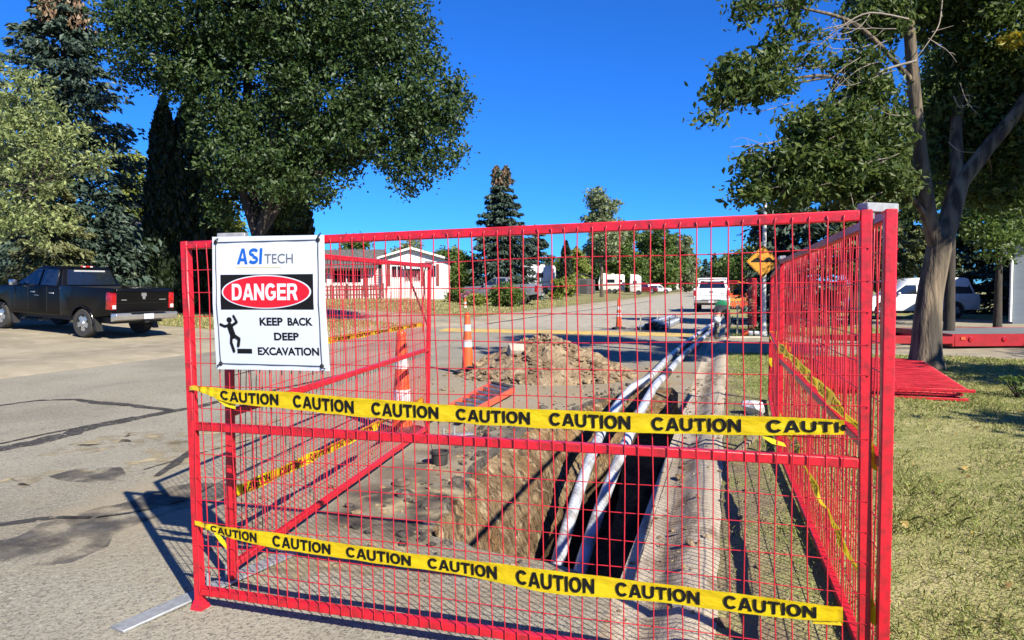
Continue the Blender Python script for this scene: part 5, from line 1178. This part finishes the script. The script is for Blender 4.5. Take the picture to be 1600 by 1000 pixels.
def spruce(name, label, base, h, r_, n, size, m, seed, low=.04, lean=0, group=None, tops=1, brown=None, droop=.30, power=.85):
    rg = np.random.default_rng(seed); T = thing(name, label, 'spruce tree', tuple(base), 0, group); B = np.array(base)
    mb = MB(); mb.tube([Vector(base) - Vector((0, 0, .2)), Vector(base) + Vector((0, 0, h * .5)), Vector(base) + Vector((0, 0, h * .97))], [h * .02 + .06, h * .012 + .03, .02], 9); mb.build('trunk', M['bark_dark'], T, True)
    pts, ax = [], []; nb = int(n / 85); mbr = MB()
    for i in range(nb):
        t = low + (1 - low) * (i / nb) ** 1.25; K = max(9, int(h * 1.5)); t = t if t > .9 else min(.97, (math.floor(t * K) + .5 + rg.normal() * .16) / K); z = h * t; R_ = r_ * (1 - t) ** power * rg.uniform(.55, 1.15) + .10; th = i * 2.39996 + rg.uniform(-.3, .3)
        if tops > 1 and t > .82: off = np.array([.09 * h * (1 if i % 2 else -1) * (t - .78) * 2.0, 0, 0])
        else: off = 0
        k = 85; s = rg.uniform(.05, 1, k) ** .7; out = np.array([math.cos(th), math.sin(th), 0]); sd = np.array([-math.sin(th), math.cos(th), 0])
        zz = -droop * R_ * s ** 1.1 + .16 * R_ * np.clip(s - .7, 0, 1) * 2; lat = rg.normal(size=k) * R_ * .15 * (1.15 - s * .85)
        hang = -np.abs(rg.normal(size=k)) * R_ * .10 * (1.2 - s * .6)
        pts.append(B + off + np.array([0, 0, z]) + out * (s * R_)[:, None] + sd * lat[:, None] + np.array([0, 0, 1]) * (zz + hang)[:, None])
        ax.append(out[None] * .7 + sd[None] * (np.sign(lat) * .5)[:, None] + np.array([0, 0, -.5])[None])
    P = np.concatenate(pts); A = np.concatenate(ax); leaves('crown', P, size, m, T, rg, .42, A, .55)
    if brown is not None:
        q = int(n * .05); tt = rg.uniform(.86, 1.0, q); R_ = r_ * (1 - tt) ** power * .75 + .10; a = rg.uniform(0, 6.28, q)
        offx = (np.where(rg.random(q) > .5, 1, -1) * .09 * h * np.clip(tt - .78, 0, 1) * 2) if tops > 1 else 0
        C = B + np.stack([offx + R_ * np.cos(a) * rg.random(q), R_ * np.sin(a) * rg.random(q), tt * h], 1)
        leaves('cones', C, size * .8, brown, T, rg, .5, np.tile([0, 0, -1.], (q, 1)), .4)
    return T
def column(name, label, base, h, r_, n, size, m, seed, group=None, cat='cedar tree', topt=.75):
    rg = np.random.default_rng(seed); T = thing(name, label, cat, tuple(base), 0, group); B = np.array(base)
    MB().tube([Vector(base), Vector(base) + Vector((0, 0, h * .8))], [.12, .03], 8).build('trunk', M['bark_dark'], T, True)
    t = rg.uniform(0, 1, n); pr = np.interp(t, [0, .06, .3, .6, .85, 1], [.75, .95, 1, .86, .52, .05]) * r_; th = rg.uniform(0, 2 * math.pi, n)
    lump = 1 + .16 * np.sin(th * 5 + t * 21) * np.sin(t * 34 + th * 2) + .10 * np.sin(th * 9 - t * 50)
    rr = pr * lump * rg.uniform(.62, 1.03, n) ** .6
    C = B + np.stack([rr * np.cos(th), rr * np.sin(th), .05 + t * h], 1); A = np.stack([np.cos(th) * .35, np.sin(th) * .35, np.ones(n)], 1)
    leaves('crown', C, size, m, T, rg, .5, A, .5); return T
def bush(name, label, base, rx, ry, h, n, size, m, seed, group=None):
    rg = np.random.default_rng(seed); T = thing(name, label, 'bush', tuple(base), 0, group); x, y, z = base
    e = [(x, y, z + h * .45, rx, ry, h * .5)] + [(x + rx * rg.uniform(-.6, .6), y + ry * rg.uniform(-.6, .6), z + h * rg.uniform(.4, .75), rx * .5, ry * .5, h * .32) for _ in range(5)]
    mb = MB()
    for i in range(6): limb(mb, (x, y, z - .05), (x + rx * rg.uniform(-.6, .6), y + ry * rg.uniform(-.6, .6), z + h * .75), .03, .008, .1, seed + i, 5, 4)
    mb.build('stems', M['bark_dark'], T, True); leaves('foliage', crown_pts(rg, e, n, .3 * rx, 12, .3), size, m, T, rg, .6); return T
def ground_at(px, py, d):
    c = at(px, py, d); return Vector((c.x, c.y, hgt(c.x, c.y)))
def el(px, py, d, rx, rz, ry=None):     # crown lobe seen at px,py, distance d, half sizes in photo pixels
    c = at(px, py, d); k = d / FPX; return (c.x, c.y, c.z, rx * k, (ry or rx) * k, rz * k)
M['elm'] = leafmat("elm_leaf", (.012, .036, .007), (.085, .14, .032), .26)
M['maple'] = leafmat("maple_leaf", (.04, .085, .018), (.19, .25, .06), .5)
M['maple_yellow'] = leafmat("maple_leaf_yellow", (.50, .36, .02), (.30, .30, .03), .4)
M['ash'] = leafmat("light_leaf", (.11, .16, .045), (.46, .52, .20), .4)
M['spruce'] = leafmat("spruce_needle", (.018, .042, .026), (.085, .125, .09), .08)
M['spruce_grey'] = leafmat("spruce_needle_grey", (.06, .085, .055), (.17, .20, .14), .08)
M['spruce_olive'] = leafmat("spruce_needle_olive", (.07, .08, .026), (.20, .21, .085), .1)
M['cone_brown'] = leafmat("cone_brown", (.16, .09, .045), (.26, .17, .10), 0)
M['cedar'] = leafmat("cedar_spray", (.010, .022, .008), (.028, .048, .016), .08)
M['juniper'] = leafmat("juniper_spray", (.045, .065, .018), (.17, .19, .06), .15)
M['green'] = leafmat("green_leaf", (.06, .12, .02), (.20, .28, .06), .4)
M['lime'] = leafmat("lime_leaf", (.18, .24, .04), (.40, .44, .10), .45)
M['poplar'] = leafmat("poplar_leaf", (.13, .18, .07), (.36, .40, .21), .35)
# --- the big elm beyond the fence
eb = ground_at(402, 478, 25.5); k = 25.5 / FPX
fork = at(402, 372, 25.5)
tr = [([eb - Vector((0, 0, .2)), at(402, 430, 25.5), fork], [.55, .42, .38]),
      ([fork, at(375, 285, 25.2), at(345, 190, 25), at(300, 80, 25)], [.18, .15, .11, .06]), ([fork, at(395, 270, 25.8), at(385, 150, 26), at(390, 20, 26)], [.19, .16, .12, .07]),
      ([fork, at(425, 290, 25), at(430, 190, 24.6), at(455, 60, 24.6)], [.18, .15, .12, .07]), ([fork, at(455, 290, 25.6), at(520, 190, 25.8), at(600, 100, 26)], [.18, .15, .12, .06]), ([at(455, 290, 25.6), at(545, 250, 25.2), at(640, 200, 25)], [.15, .12, .06])]
ee = [el(250, 70, 25, 95, 70), el(340, 20, 25, 120, 90), el(450, 10, 25, 130, 100), el(560, 20, 25, 110, 90), el(620, 70, 25, 70, 70), el(655, 150, 25, 72, 62), el(670, 215, 25, 62, 58), el(640, 265, 25, 50, 42), el(600, 190, 25, 80, 75),
      el(520, 130, 25, 100, 90), el(400, 130, 25.5, 110, 100), el(310, 130, 25, 60, 50), el(352, 215, 25.5, 52, 62), el(400, 260, 26.5, 60, 60), el(350, 300, 26.5, 30, 40), el(440, 320, 26.8, 36, 36), el(480, 250, 26.5, 60, 50), el(440, 220, 25.5, 90, 75), el(530, 215, 25, 80, 55), el(470, 290, 26, 45, 40), el(550, 265, 25, 26, 26), el(215, 20, 25, 60, 50), el(380, 290, 26, 42, 38), el(450, -120, 25, 190, 90), el(645, 300, 25, 24, 18), el(700, 165, 25, 36, 46), el(420, 330, 26, 26, 30), el(360, 250, 24.2, 46, 50), el(420, 275, 24, 44, 48), el(480, 285, 24.4, 44, 40), el(330, 330, 25, 18, 26)]
tree('elm_tree', 'large dark elm with spreading stems rising behind the danger sign', 'tree', eb, ee, tr, 150000, .155, M['elm'], M['elm_bark'], 1, clump=.40, per=34, shell=.25, twigs=4, aspect=.55)
# --- columnar cedars round it
cg = 'dark columnar cedars by the elm'
for i, (px, by, ty, d, hwp, lab) in enumerate(((264, 470, 158, 30, 27, 'leftmost tall columnar cedar, its pointed top free against the sky'), (305, 470, 150, 30.5, 34, 'tall columnar cedar second from the left, left of the elm trunk'), (440, 470, 235, 31, 30, 'columnar cedar hidden behind the elm stems'), (468, 470, 262, 30, 21, 'rightmost columnar cedar beside the upper corner of the sign'))):
    b = ground_at(px, by, d); h_ = at(px, ty, d).z - b.z; column('cedar_tree', lab, b, h_, hwp * d / FPX * 1.12, 16000, .26, M['cedar'], 30 + i, cg)
# --- left group
b = ground_at(112, 455, 29); spruce('spruce_tree', 'tall blue-green spruce with brown cones behind the black pickup', b, at(100, -8, 29).z - b.z + .2, 4.3, 34000, .27, M['spruce'], 41, low=.05, brown=M['cone_brown'], droop=.22, power=.48, group='spruces on the left')
b = ground_at(-15, 460, 31); spruce('spruce_tree', 'olive spruce at the left edge behind the pale green tree', b, at(0, -10, 31).z - b.z, 3.0, 22000, .27, M['spruce_grey'], 42, low=.1, group='spruces on the left', brown=M['cone_brown'])
b = ground_at(88, 440, 25.5); spruce('spruce_tree', 'low drooping olive spruce just behind the cab of the black pickup', b, 5.6, 2.6, 13000, .22, M['spruce_olive'], 43, low=.18, group='spruces on the left', droop=.42)
b = ground_at(180, 440, 30); spruce('spruce_tree', 'short grey-green spruce between the pickup and the cedars', b, 4.6, 2.5, 12000, .24, M['spruce_grey'], 44, low=.08, group='spruces on the left', droop=.35)
b = ground_at(-150, 480, 19); d = 19
tree('ash_tree', 'pale green broadleaf tree reaching in from the left edge', 'tree', b, [el(20, 150, d, 60, 45), el(60, 190, d, 62, 50), el(20, 230, d, 75, 55), el(100, 220, d, 52, 36), el(60, 265, d, 62, 38), el(140, 245, d, 36, 24), el(20, 320, d, 60, 45), el(70, 345, d, 52, 22), el(30, 375, d, 40, 15), el(-70, 200, d, 90, 120), el(-40, 320, d, 80, 60), el(165, 262, d, 16, 10)],
     [([b, at(-140, 300, d), at(-90, 180, d)], [.2, .16, .09]), ([at(-140, 300, d), at(-40, 290, d), at(50, 290, d)], [.1, .07, .03])], 11000, .145, M['ash'], M['bark_dark'], 5, clump=.27, per=26, shell=.3, twigs=3, aspect=.40)
gg = 'light broadleaf trees behind the left yard'
for i, (px, by, ty, d, hw_, mm, lab, n_) in enumerate(((212, 450, 225, 42, 42, 'lime', 'yellow-green tree showing between the tall spruce and the cedars', 6500), (356, 450, 300, 40, 34, 'lime', 'yellow-green tree showing between the cedars and the elm trunk', 5000))):
    b = ground_at(px, by, d); h_ = at(px, ty, d).z - b.z; tree('broadleaf_tree', lab, 'tree', b, auto_ells(b, hw_ * d / FPX, h_, 8, 60 + i), [([b, b + Vector((0, 0, h_ * .6))], [.14, .06])], n_, .34, M[mm], M['bark_dark'], 61 + i, clump=.7, per=14, group=gg)
# --- middle distance
b = ground_at(785, 474, 61); spruce('spruce_tree', 'twin-topped spruce with brown cones beyond the grey pickup', b, at(785, 262, 61).z - b.z, 3.9, 26000, .40, M['spruce'], 45, low=.04, tops=2, brown=M['cone_brown'], droop=.28, power=.72)
b = ground_at(838, 462, 105); spruce('spruce_tree', 'round-topped dark spruce right of the twin-topped one', b, at(845, 352, 105).z - b.z, 4.4, 9000, .6, M['spruce'], 46, low=.05, power=.5)
b = ground_at(885, 466, 80); column('cedar_tree', 'slim dark cedar between the dark spruce and the poplar', b, at(885, 378, 80).z - b.z, .75, 2500, .4, M['cedar'], 47)
mid = 'broadleaf trees along the left side of the street'
for i, (px, by, ty, d, hw_, mm, nm_, lab, n_) in enumerate((
    (940, 466, 292, 80, 44, 'poplar', 'poplar_tree', 'tall silvery poplar with a loose top above the long caravan', 9000),
    (905, 466, 385, 102, 24, 'lime', 'broadleaf_tree', 'low yellowish tree standing behind the dark shed', 3500),
    (960, 462, 372, 140, 42, 'green', 'broadleaf_tree', 'wide green tree filling the gap behind the long caravan', 6000),
    (1003, 460, 362, 150, 34, 'green', 'broadleaf_tree', 'broad green tree behind the short caravan', 6000),
    (1052, 458, 368, 175, 32, 'green', 'broadleaf_tree', 'green tree behind the farthest white caravan', 5000),
    (975, 464, 350, 125, 45, 'green', 'broadleaf_tree', 'rounded green tree behind the long caravan', 8000),
    (1030, 460, 352, 135, 38, 'green', 'broadleaf_tree', 'dense deep green tree behind the maroon car', 8500),
    (1072, 456, 366, 150, 22, 'poplar', 'broadleaf_tree', 'pale airy tree at the far end of the left side', 4000),
    (872, 468, 432, 66, 14, 'lime', 'young_tree', 'small leaning young tree before the camper', 1500),
    (718, 472, 392, 62, 33, 'green', 'broadleaf_tree', 'bushy green tree between the mobile home and the spruce', 8000),
    (735, 470, 420, 66, 24, 'lime', 'broadleaf_tree', 'small light green tree at the foot of the twin-topped spruce', 3000),
    (560, 455, 368, 92, 40, 'green', 'broadleaf_tree', 'treetop showing over the left part of the home roof', 5000),
    (640, 455, 372, 96, 36, 'poplar', 'broadleaf_tree', 'treetop showing over the home gable', 5000),
    (690, 458, 386, 90, 24, 'green', 'broadleaf_tree', 'treetop right of the home gable', 3500))):
    b = ground_at(px, by, d); h_ = at(px, ty, d).z - b.z; w_ = hw_ * d / FPX * (1.3 if nm_ == 'broadleaf_tree' else 1)
    tree(nm_, lab, 'tree', b, auto_ells(b, w_, h_, 10, 80 + i, .30 if nm_ == 'poplar_tree' else .04), [([b, b + Vector((0, 0, h_ * .3)), b + Vector((.1, 0, h_ * .7))], [h_ * .014 + .05, h_ * .01 + .03, .03])], n_, .0050 * d, M[mm], M['bark'], 81 + i, clump=.09 * w_ + .25, per=14, group=mid, shell=.3)
for i, (px, by, d, rx, h_, mm, lab, n_) in enumerate(((790, 482, 47, 1.15, 1.55, 'green', 'round dark green bush in front of the grey pickup', 3600), (744, 482, 46, .8, .75, 'lime', 'low light green plant beside the round bush', 900), (715, 474, 50, .9, 1.0, 'green', 'low bush at the corner of the mobile home', 1500), (889, 464, 76, .8, 2.3, 'lime', 'upright light green shrub left of the shed', 1200), (1200, 520, 22, .45, .28, 'green', 'tuft of taller green grass at the foot of the lamp post', 500), (1597, 630, 9.5, .28, .28, 'green', 'small leafy weed on the lawn at the right edge', 160))):
    b = ground_at(px, by, d); bush('bush', lab, b, rx, rx, h_, n_, .004 * d if d > 30 else .07, M[mm], 120 + i)
b = ground_at(733, 478, 47); rg = np.random.default_rng(3); T = thing('flower_pot', 'grey pot of pink flowers left of the round bush', 'flower pot', tuple(b)); MB().lathe([(.0, 0), (.2, 0), (.3, .4), (.26, .4), (0, .36)], 14, b).build('pot', M['galv'], T, True)
leaves('flowers', np.array(b) + np.array([0, 0, .62]) + rg.normal(size=(260, 3)) * np.array([.26, .26, .17]), .12, leafmat("pink_petal", (.55, .10, .28), (.35, .16, .25), .2), T, rg, .8)
# --- end of the street
for i, (px, by, ty, d, w_, kind, lab) in enumerate(((1102, 455, 405, 190, 3.2, 's', 'distant spruce at the end of the street, left of the pair'), (1116, 455, 396, 180, 3.5, 's', 'distant spruce at the end of the street, taller of the pair'), (1140, 458, 400, 120, 4.5, 'b', 'distant green tree over the white pickup'), (1165, 460, 385, 95, 4.5, 'b', 'distant green tree behind the small orange sign'), (1090, 454, 430, 230, 9, 'b', 'low far treetops closing the end of the street'), (1062, 457, 408, 210, 8, 'b', 'far broad tree behind the farthest white caravan'), (985, 461, 415, 170, 8, 'b', 'far broad tree seen between the two caravans'), (925, 464, 408, 150, 7, 'b', 'far broad tree left of the long caravan'), (868, 465, 412, 140, 6, 'b', 'far broad tree over the grey camper'))):
    b = ground_at(px, by, d); h_ = at(px, ty, d).z - b.z
    if kind == 's': spruce('spruce_tree', lab, b, h_, w_, 4000, .9, M['spruce'], 150 + i, group='spruces at the end of the street')
    else: tree('broadleaf_tree', lab, 'tree', b, auto_ells(b, w_, h_, 9, 150 + i), [([b, b + Vector((0, 0, h_ * .6))], [.25, .1])], 5500, .0052 * d, M['green'], M['bark'], 160 + i, clump=.12 * w_ + .3, per=14, group='trees at the end of the street')
# --- right side: the maple on the verge
tb = gr(1447, 577, .08); d = (camo.matrix_world.inverted() @ tb).z * -1
mt = [([tb - Vector((0, 0, .15)), tb + Vector((0, 0, .05)), at(1447, 545, d), at(1452, 470, d), at(1463, 410, d), at(1470, 375, d)], [.37, .31, .25, .21, .20, .20]),
      ([at(1466, 392, d), at(1453, 345, d - .1), at(1438, 240, d - .2), at(1428, 136, d - .3), at(1417, 0, d - .4), at(1408, -90, d - .4)], [.14, .13, .115, .10, .085, .06]),
      ([at(1468, 392, d), at(1484, 340, d + .1), at(1498, 285, d + .2)], [.18, .17, .165]),
      ([at(1497, 290, d + .2), at(1540, 235, d + .1), at(1600, 160, d), at(1660, 70, d)], [.15, .13, .115, .09]), ([at(1497, 290, d + .2), at(1494, 200, d + .4), at(1502, 100, d + .6), at(1500, -20, d + .6)], [.12, .1, .085, .06]),
      ([at(1436, 230, d - .2), at(1380, 170, d - .6), at(1300, 120, d - .9), at(1200, 130, d - 1.2)], [.05, .04, .03, .014]), ([at(1452, 345, d - .1), at(1370, 250, d - .8), at(1280, 235, d - 1), at(1200, 270, d - 1)], [.05, .04, .03, .014]),
      ([at(1428, 130, d - .3), at(1340, 40, d - .8), at(1240, 10, d - 1.2)], [.05, .035, .014]), ([at(1300, 120, d - .9), at(1200, 140, d - 1.1), at(1120, 180, d - 1.3)], [.02, .014, .008])]
me_ = [el(1180, 8, d - 1.2, 26, 20), el(1160, 15, d - 1.2, 16, 14), el(1218, 40, d - 1.2, 16, 10), el(1250, 4, d - 1.2, 22, 14), el(1212, 72, d - 1.1, 24, 18), el(1155, 115, d - 1.2, 32, 20), el(1200, 108, d - 1.1, 24, 20), el(1185, 140, d - 1.2, 32, 16), el(1130, 150, d - 1.2, 24, 14), el(1108, 185, d - 1.3, 16, 8), el(1218, 130, d - 1.1, 14, 12), el(1260, 55, d - 1.1, 14, 10), el(1270, 90, d - 1.1, 22, 12),
       el(1335, 98, d - .8, 28, 18), el(1355, 140, d - .8, 36, 32), el(1300, 190, d - .9, 56, 34), el(1260, 205, d - 1, 36, 24), el(1240, 245, d - 1, 40, 30), el(1185, 262, d - 1, 26, 24), el(1168, 300, d - 1, 22, 16), el(1300, 260, d - .8, 60, 38), el(1370, 215, d - .6, 50, 34), el(1350, 290, d - .6, 70, 36), el(1240, 300, d - .8, 50, 24),
       el(1370, 30, d - .4, 40, 36), el(1400, -10, d, 70, 44), el(1480, 20, d + .6, 55, 50), el(1560, 40, d + .2, 60, 60), el(1500, 110, d + .6, 48, 44), el(1570, 130, d + .6, 56, 50), el(1470, 180, d + .8, 40, 40), el(1530, 210, d + .8, 56, 44), el(1590, 240, d + .8, 50, 44), el(1480, 250, d + 1, 40, 34), el(1560, 300, d + 1.4, 56, 34), el(1640, 120, d, 50, 80), el(1480, -90, d, 160, 80), el(1420, 290, d + .8, 40, 26)] + [(7.0, 12.4, 6.4, 1.5, 1.5, .9), (8.6, 11.2, 7.8, 1.5, 1.5, .9)]  # last two lobes added out of view to shade the trunk and lawn
mp = tree('maple_tree', 'large broadleaf tree on the right-hand lawn with a forked grey trunk', 'tree', tb, me_, mt, 88000, .125, M['maple'], M['bark'], 9, clump=.25, per=24, shell=.15, pw=.62, twigs=1, aspect=.46, fine=.03)
rg = np.random.default_rng(21); y_ = el(1578, 66, d - .5, 14, 14)
leaves('yellow_leaves', crown_pts(rg, [y_], 120, .1, 12), .12, M['maple_yellow'], mp, rg, .46)
mb = MB()
for i, (pts, r0) in enumerate((([(1432, 95), (1385, 108), (1365, 122), (1350, 160), (1345, 165)], .022), ([(1350, 160), (1328, 150), (1310, 160), (1295, 170)], .012), ([(1345, 165), (1335, 195), (1318, 225), (1305, 240), (1272, 252)], .014), ([(1318, 225), (1308, 228), (1303, 240)], .008), ([(1420, 30), (1360, 20), (1320, 38), (1290, 62), (1262, 92), (1245, 130)], .016), ([(1320, 38), (1270, 50), (1225, 60)], .01), ([(1290, 62), (1300, 80), (1290, 110)], .007), ([(1340, 100), (1310, 125), (1282, 170)], .008),
        ([(1472, 0), (1468, 35), (1456, 58), (1425, 100)], .014), ([(1456, 50), (1490, 40)], .007), ([(1240, 215), (1190, 225), (1140, 230)], .010), ([(1210, 222), (1165, 240), (1140, 270)], .007), ([(1190, 225), (1160, 215), (1145, 222)], .005), ([(1490, 150), (1500, 168), (1515, 158), (1512, 146)], .012), ([(1482, 222), (1500, 236), (1525, 238)], .010), ([(1360, 20), (1340, 45), (1300, 55), (1265, 48)], .009), ([(1300, 56), (1255, 90), (1240, 120)], .006), ([(1345, 165), (1360, 180), (1368, 205)], .008), ([(1328, 300), (1333, 320), (1330, 340)], .010))):
    q = d - 1.05 if pts[0][0] < 1440 else d - .6; P = spline([at(x, y, q + .06 * math.sin(i + j)) for j, (x, y) in enumerate(pts)], 4); n_ = len(P); mb = MB(); mb.tube(P, [r0 * (1 - .65 * j / (n_ - 1)) for j in range(n_)], 6); mb.build('dead_branch', M['deadwood'], mp, True, ang=80)
rnd = random.Random(31)
for sx, sy, dx, dy, ln in ((1395, 60, -1, .10, 130), (1400, 45, -1, -.05, 110), (1380, 95, -1, .35, 120), (1360, 70, -1, .25, 120), (1330, 60, -1, .12, 100), (1400, 110, -.9, .5, 110), (1370, 165, -.8, .8, 90), (1310, 210, -.8, .7, 80), (1270, 230, -1, .0, 110), (1260, 240, -1, .45, 100), (1240, 160, -1, .3, 90), (1290, 100, -1, .55, 90), (1420, 180, -1, .35, 90), (1405, 240, -1, .5, 90), (1380, 300, -.9, .3, 80), (1450, 60, .7, .6, 60), (1500, 130, .4, .8, 60), (1345, 30, -1, .3, 110), (1300, 285, -1, .2, 110)):
    mb = MB(); P = [(sx, sy)]; a = math.atan2(dy, dx); q = d - 1.15
    for j in range(6): a += rnd.uniform(-.28, .3); P.append((P[-1][0] + math.cos(a) * ln / 6, P[-1][1] + math.sin(a) * ln / 6))
    P3 = [at(x, y, q + .05 * math.sin(j)) for j, (x, y) in enumerate(P)]; mb.tube(P3, [.009 * (1 - .12 * j) for j in range(7)], 5)
    for j in range(1, 6):
        b = a + rnd.choice([-1, 1]) * rnd.uniform(.4, .9); l = ln * rnd.uniform(.12, .3); x, y = P[j]; mb.tube([P3[j], at(x + math.cos(b) * l * .5, y + math.sin(b) * l * .5, q + .05), at(x + math.cos(b + .2) * l, y + math.sin(b + .2) * l, q + .1)], [.005, .004, .002], 4)
    mb.build('dead_branch', M['deadwood'], mp, True, ang=80)
# --- evergreens behind it
eg = 'dark evergreens behind the right-hand lawn'
for i, (px, by, ty, dd_, r_, mm, lab) in enumerate(((1240, 500, 225, 27, 2.2, 'spruce', 'dark evergreen behind the upper edge of the right fence'), (1335, 490, 185, 26.5, 2.3, 'juniper', 'olive evergreen directly left of the maple trunk'), (1420, 480, 215, 36, 2.6, 'juniper', 'olive evergreen hidden behind the fork of the maple'), (1512, 480, 170, 36.5, 3.0, 'juniper', 'broad olive evergreen right of the maple trunk'), (1575, 455, 180, 34, 2.6, 'spruce', 'dark spruce beside the pale blue house'), (1650, 460, 90, 38, 3.5, 'spruce', 'dark spruce beyond the right edge of the picture'))):
    b = ground_at(px, by, dd_); h_ = at(px, ty, dd_).z - b.z; spruce('evergreen_tree', lab, b, h_, r_, 13000, .30, M[mm], 170 + i, low=(.03, .28, .2, .24, .03, .03)[i], group=eg, power=.5, droop=.2)
for i, (px, by, ty, dd_, w_, lab) in enumerate(((1215, 495, 320, 29, 1.5, 'leafy tree behind the lamp post and bump sign'), (1560, 450, 245, 24, 1.6, 'light leafy tree between the evergreen and the blue house'), (1390, 470, 260, 40, 3.2, 'leafy tree filling the gap left of the maple'), (1482, 545, 60, 17.6, 1.9, 'leafy tree added close behind the maple trunk to shade the bump sign'))):
    b = ground_at(px, by, dd_); h_ = at(px, ty, dd_).z - b.z; tree('broadleaf_tree', lab, 'tree', b, auto_ells(b, w_, h_, 9, 190 + i, .12 if i not in (1, 3) else .42) + ([(4.3, 20.5, 5.4, 1.1, 1.1, .8), (5.0, 19.9, 6.1, 1.1, 1.1, .8)] if i == 3 else []), [([b, b + Vector((0, 0, h_ * .6))], [.14, .07])], 5500 if i != 3 else 15000, .0062 * dd_ + .02, M['green' if i else 'maple'], M['bark_dark'], 190 + i, clump=.5, per=14, group='leafy trees on the right-hand side')  # last tree and its two extra lobes are added to shade the bump sign
# trees on the verge beyond the right-hand edge of the frame; they shade the lawn and the drive
for i, (x, y, h_, w_, lab) in enumerate(((10.2, 9.2, 6.2, 2.4, 'verge tree standing just outside the right edge of the picture'), (13.5, 13.5, 6.5, 2.6, 'verge tree on the driveway side outside the right edge of the picture'), (6.6, 19.5, 3.2, 1.2, 'small verge tree near the camera outside the right edge of the picture'))):
    if i == 2: x, y, h_, w_ = 8.3, 5.5, 4.6, 1.2
    b = Vector((x, y, .08)); tree('broadleaf_tree', lab, 'tree', b, auto_ells(b, w_, h_, 9, 210 + i, .3), [([b, b + Vector((0, 0, h_ * .6))], [.2, .08])], 5000, .24, M['maple'], M['bark'], 210 + i, clump=.45, per=14, group='leafy trees on the right-hand side')

rg = np.random.default_rng(77); q = 420; X = rg.uniform(.5, 9, q); Y = rg.uniform(2, 16, q)
C = np.stack([X, Y, np.array([hgt(a, b) for a, b in zip(X, Y)]) + .02], 1); lit = leaves('fallen_leaves', C, .055, leafmat("fallen_leaf", (.50, .38, .10), (.30, .18, .07), .2), None, rg, .6, np.tile([1., .3, 0], (q, 1)), .8)
tag(lit, 'yellow and brown leaves scattered over the right-hand lawn', 'leaves', kind='stuff')
# ------------------------------------------------------------------ grass blades on the near lawn
def blades(name, x0, x1, y0, y1, n, h, m, seed, keep=lambda x, y: np.ones(len(x), bool), wid=.0045):
    rg = np.random.default_rng(seed); Y = y0 + (y1 - y0) * rg.random(n) ** 1.7; X = rg.uniform(x0, x1, n)
    q = Rk = keep(X, Y); X, Y = X[q], Y[q]; n = len(X)
    pn = np.array([.6 * noise.noise((x * .9, y * .9, 1.5)) + .5 * noise.noise((x * 3.1, y * 3.1, 7.5)) for x, y in zip(X, Y)]); q = rg.random(n) < np.clip(.72 + pn * .7, .3, 1); X, Y, pn = X[q], Y[q], pn[q]; n = len(X)
    Z = np.array([hgt(x, y) for x, y in zip(X, Y)]); dist = np.hypot(X, Y); hh = h * rg.uniform(.35, 1.2, n) * (1 + pn); a = rg.uniform(0, 6.28, n); ln = rg.uniform(.2, 1.6, n) * hh; w = wid * (1 + dist * .12) * .5
    B = np.stack([X, Y, Z - .004], 1); s = np.stack([-np.sin(a), np.cos(a), 0 * a], 1) * w[:, None]; tip = B + np.stack([np.cos(a) * ln, np.sin(a) * ln, hh], 1); md = (B + tip) / 2 + np.array([0, 0, 1]) * (hh * .18)[:, None]
    V = np.stack([B - s, B + s, md + s * .7, tip, md - s * .7], 1).reshape(-1, 3); F = np.arange(5 * n).reshape(n, 5); return tag(np_mesh(name, V, F, m), kind='stuff')
M['grass'] = leafmat("grass_blade", (.22, .30, .06), (.52, .53, .18), .3, .6)
M['grass_dry'] = leafmat("dry_grass_blade", (.44, .39, .16), (.66, .59, .28), .25, .7)
M['grass_green'] = leafmat("green_grass_blade", (.17, .21, .05), (.32, .34, .11), .35, .6)
cone_ = lambda x, y: (x < 2.0 + y * .70)
o = blades('grass', .5, 12, 1.6, 16.4, 190000, .036, M['grass'], 1, cone_); tag(o, 'short yellow-green grass on the right-hand lawn', 'grass')
o = blades('dry_grass', .42, 12, 1.6, 16.4, 110000, .026, M['grass_dry'], 2, cone_); tag(o, 'dry straw-coloured grass among the lawn', 'grass')
o = blades('green_grass', .42, 10, 1.6, 16.4, 30000, .05, M['grass_green'], 3, lambda x, y: cone_(x, y)); tag(o, 'longer green tufts in the lawn', 'grass')
o = blades('verge_grass', -.02, .6, 2.0, 16.4, 26000, .035, M['grass'], 4, lambda x, y: np.random.default_rng(1).random(len(x)) < np.clip((x - .0) * 1.6 + (y - 8) * .07, .05, 1)); tag(o, 'thin worn grass between the kerb and the right fence', 'grass')
def field(name, lab, x0, x1, y0, y1, n, h, m, seed, keep=None, wid=.02):
    return tag(blades(name, x0, x1, y0, y1, n, h, m, seed, keep or (lambda x, y: np.ones(len(x), bool)), .005), lab, 'grass')
field('yard_grass', 'dry grass in the yards across the street', -34, -11.8, 19.7, 62, 42000, .09, M['grass_dry'], 6, lambda x, y: ~((y > 26.3) & (y < 33.2) & (x > -25)) & (x < -12.0 - 0 * y), .02)
field('yard_grass', 'greener grass in the yards across the street', -34, -11.8, 19.7, 62, 22000, .09, M['grass_green'], 7, lambda x, y: ~((y > 26.3) & (y < 33.2) & (x > -25)) & (x < -12.0 - 0 * y), .02)
field('verge_grass', 'grass beyond the right-hand driveway', .1, 16, 21.6, 27, 16000, .06, M['grass'], 8)
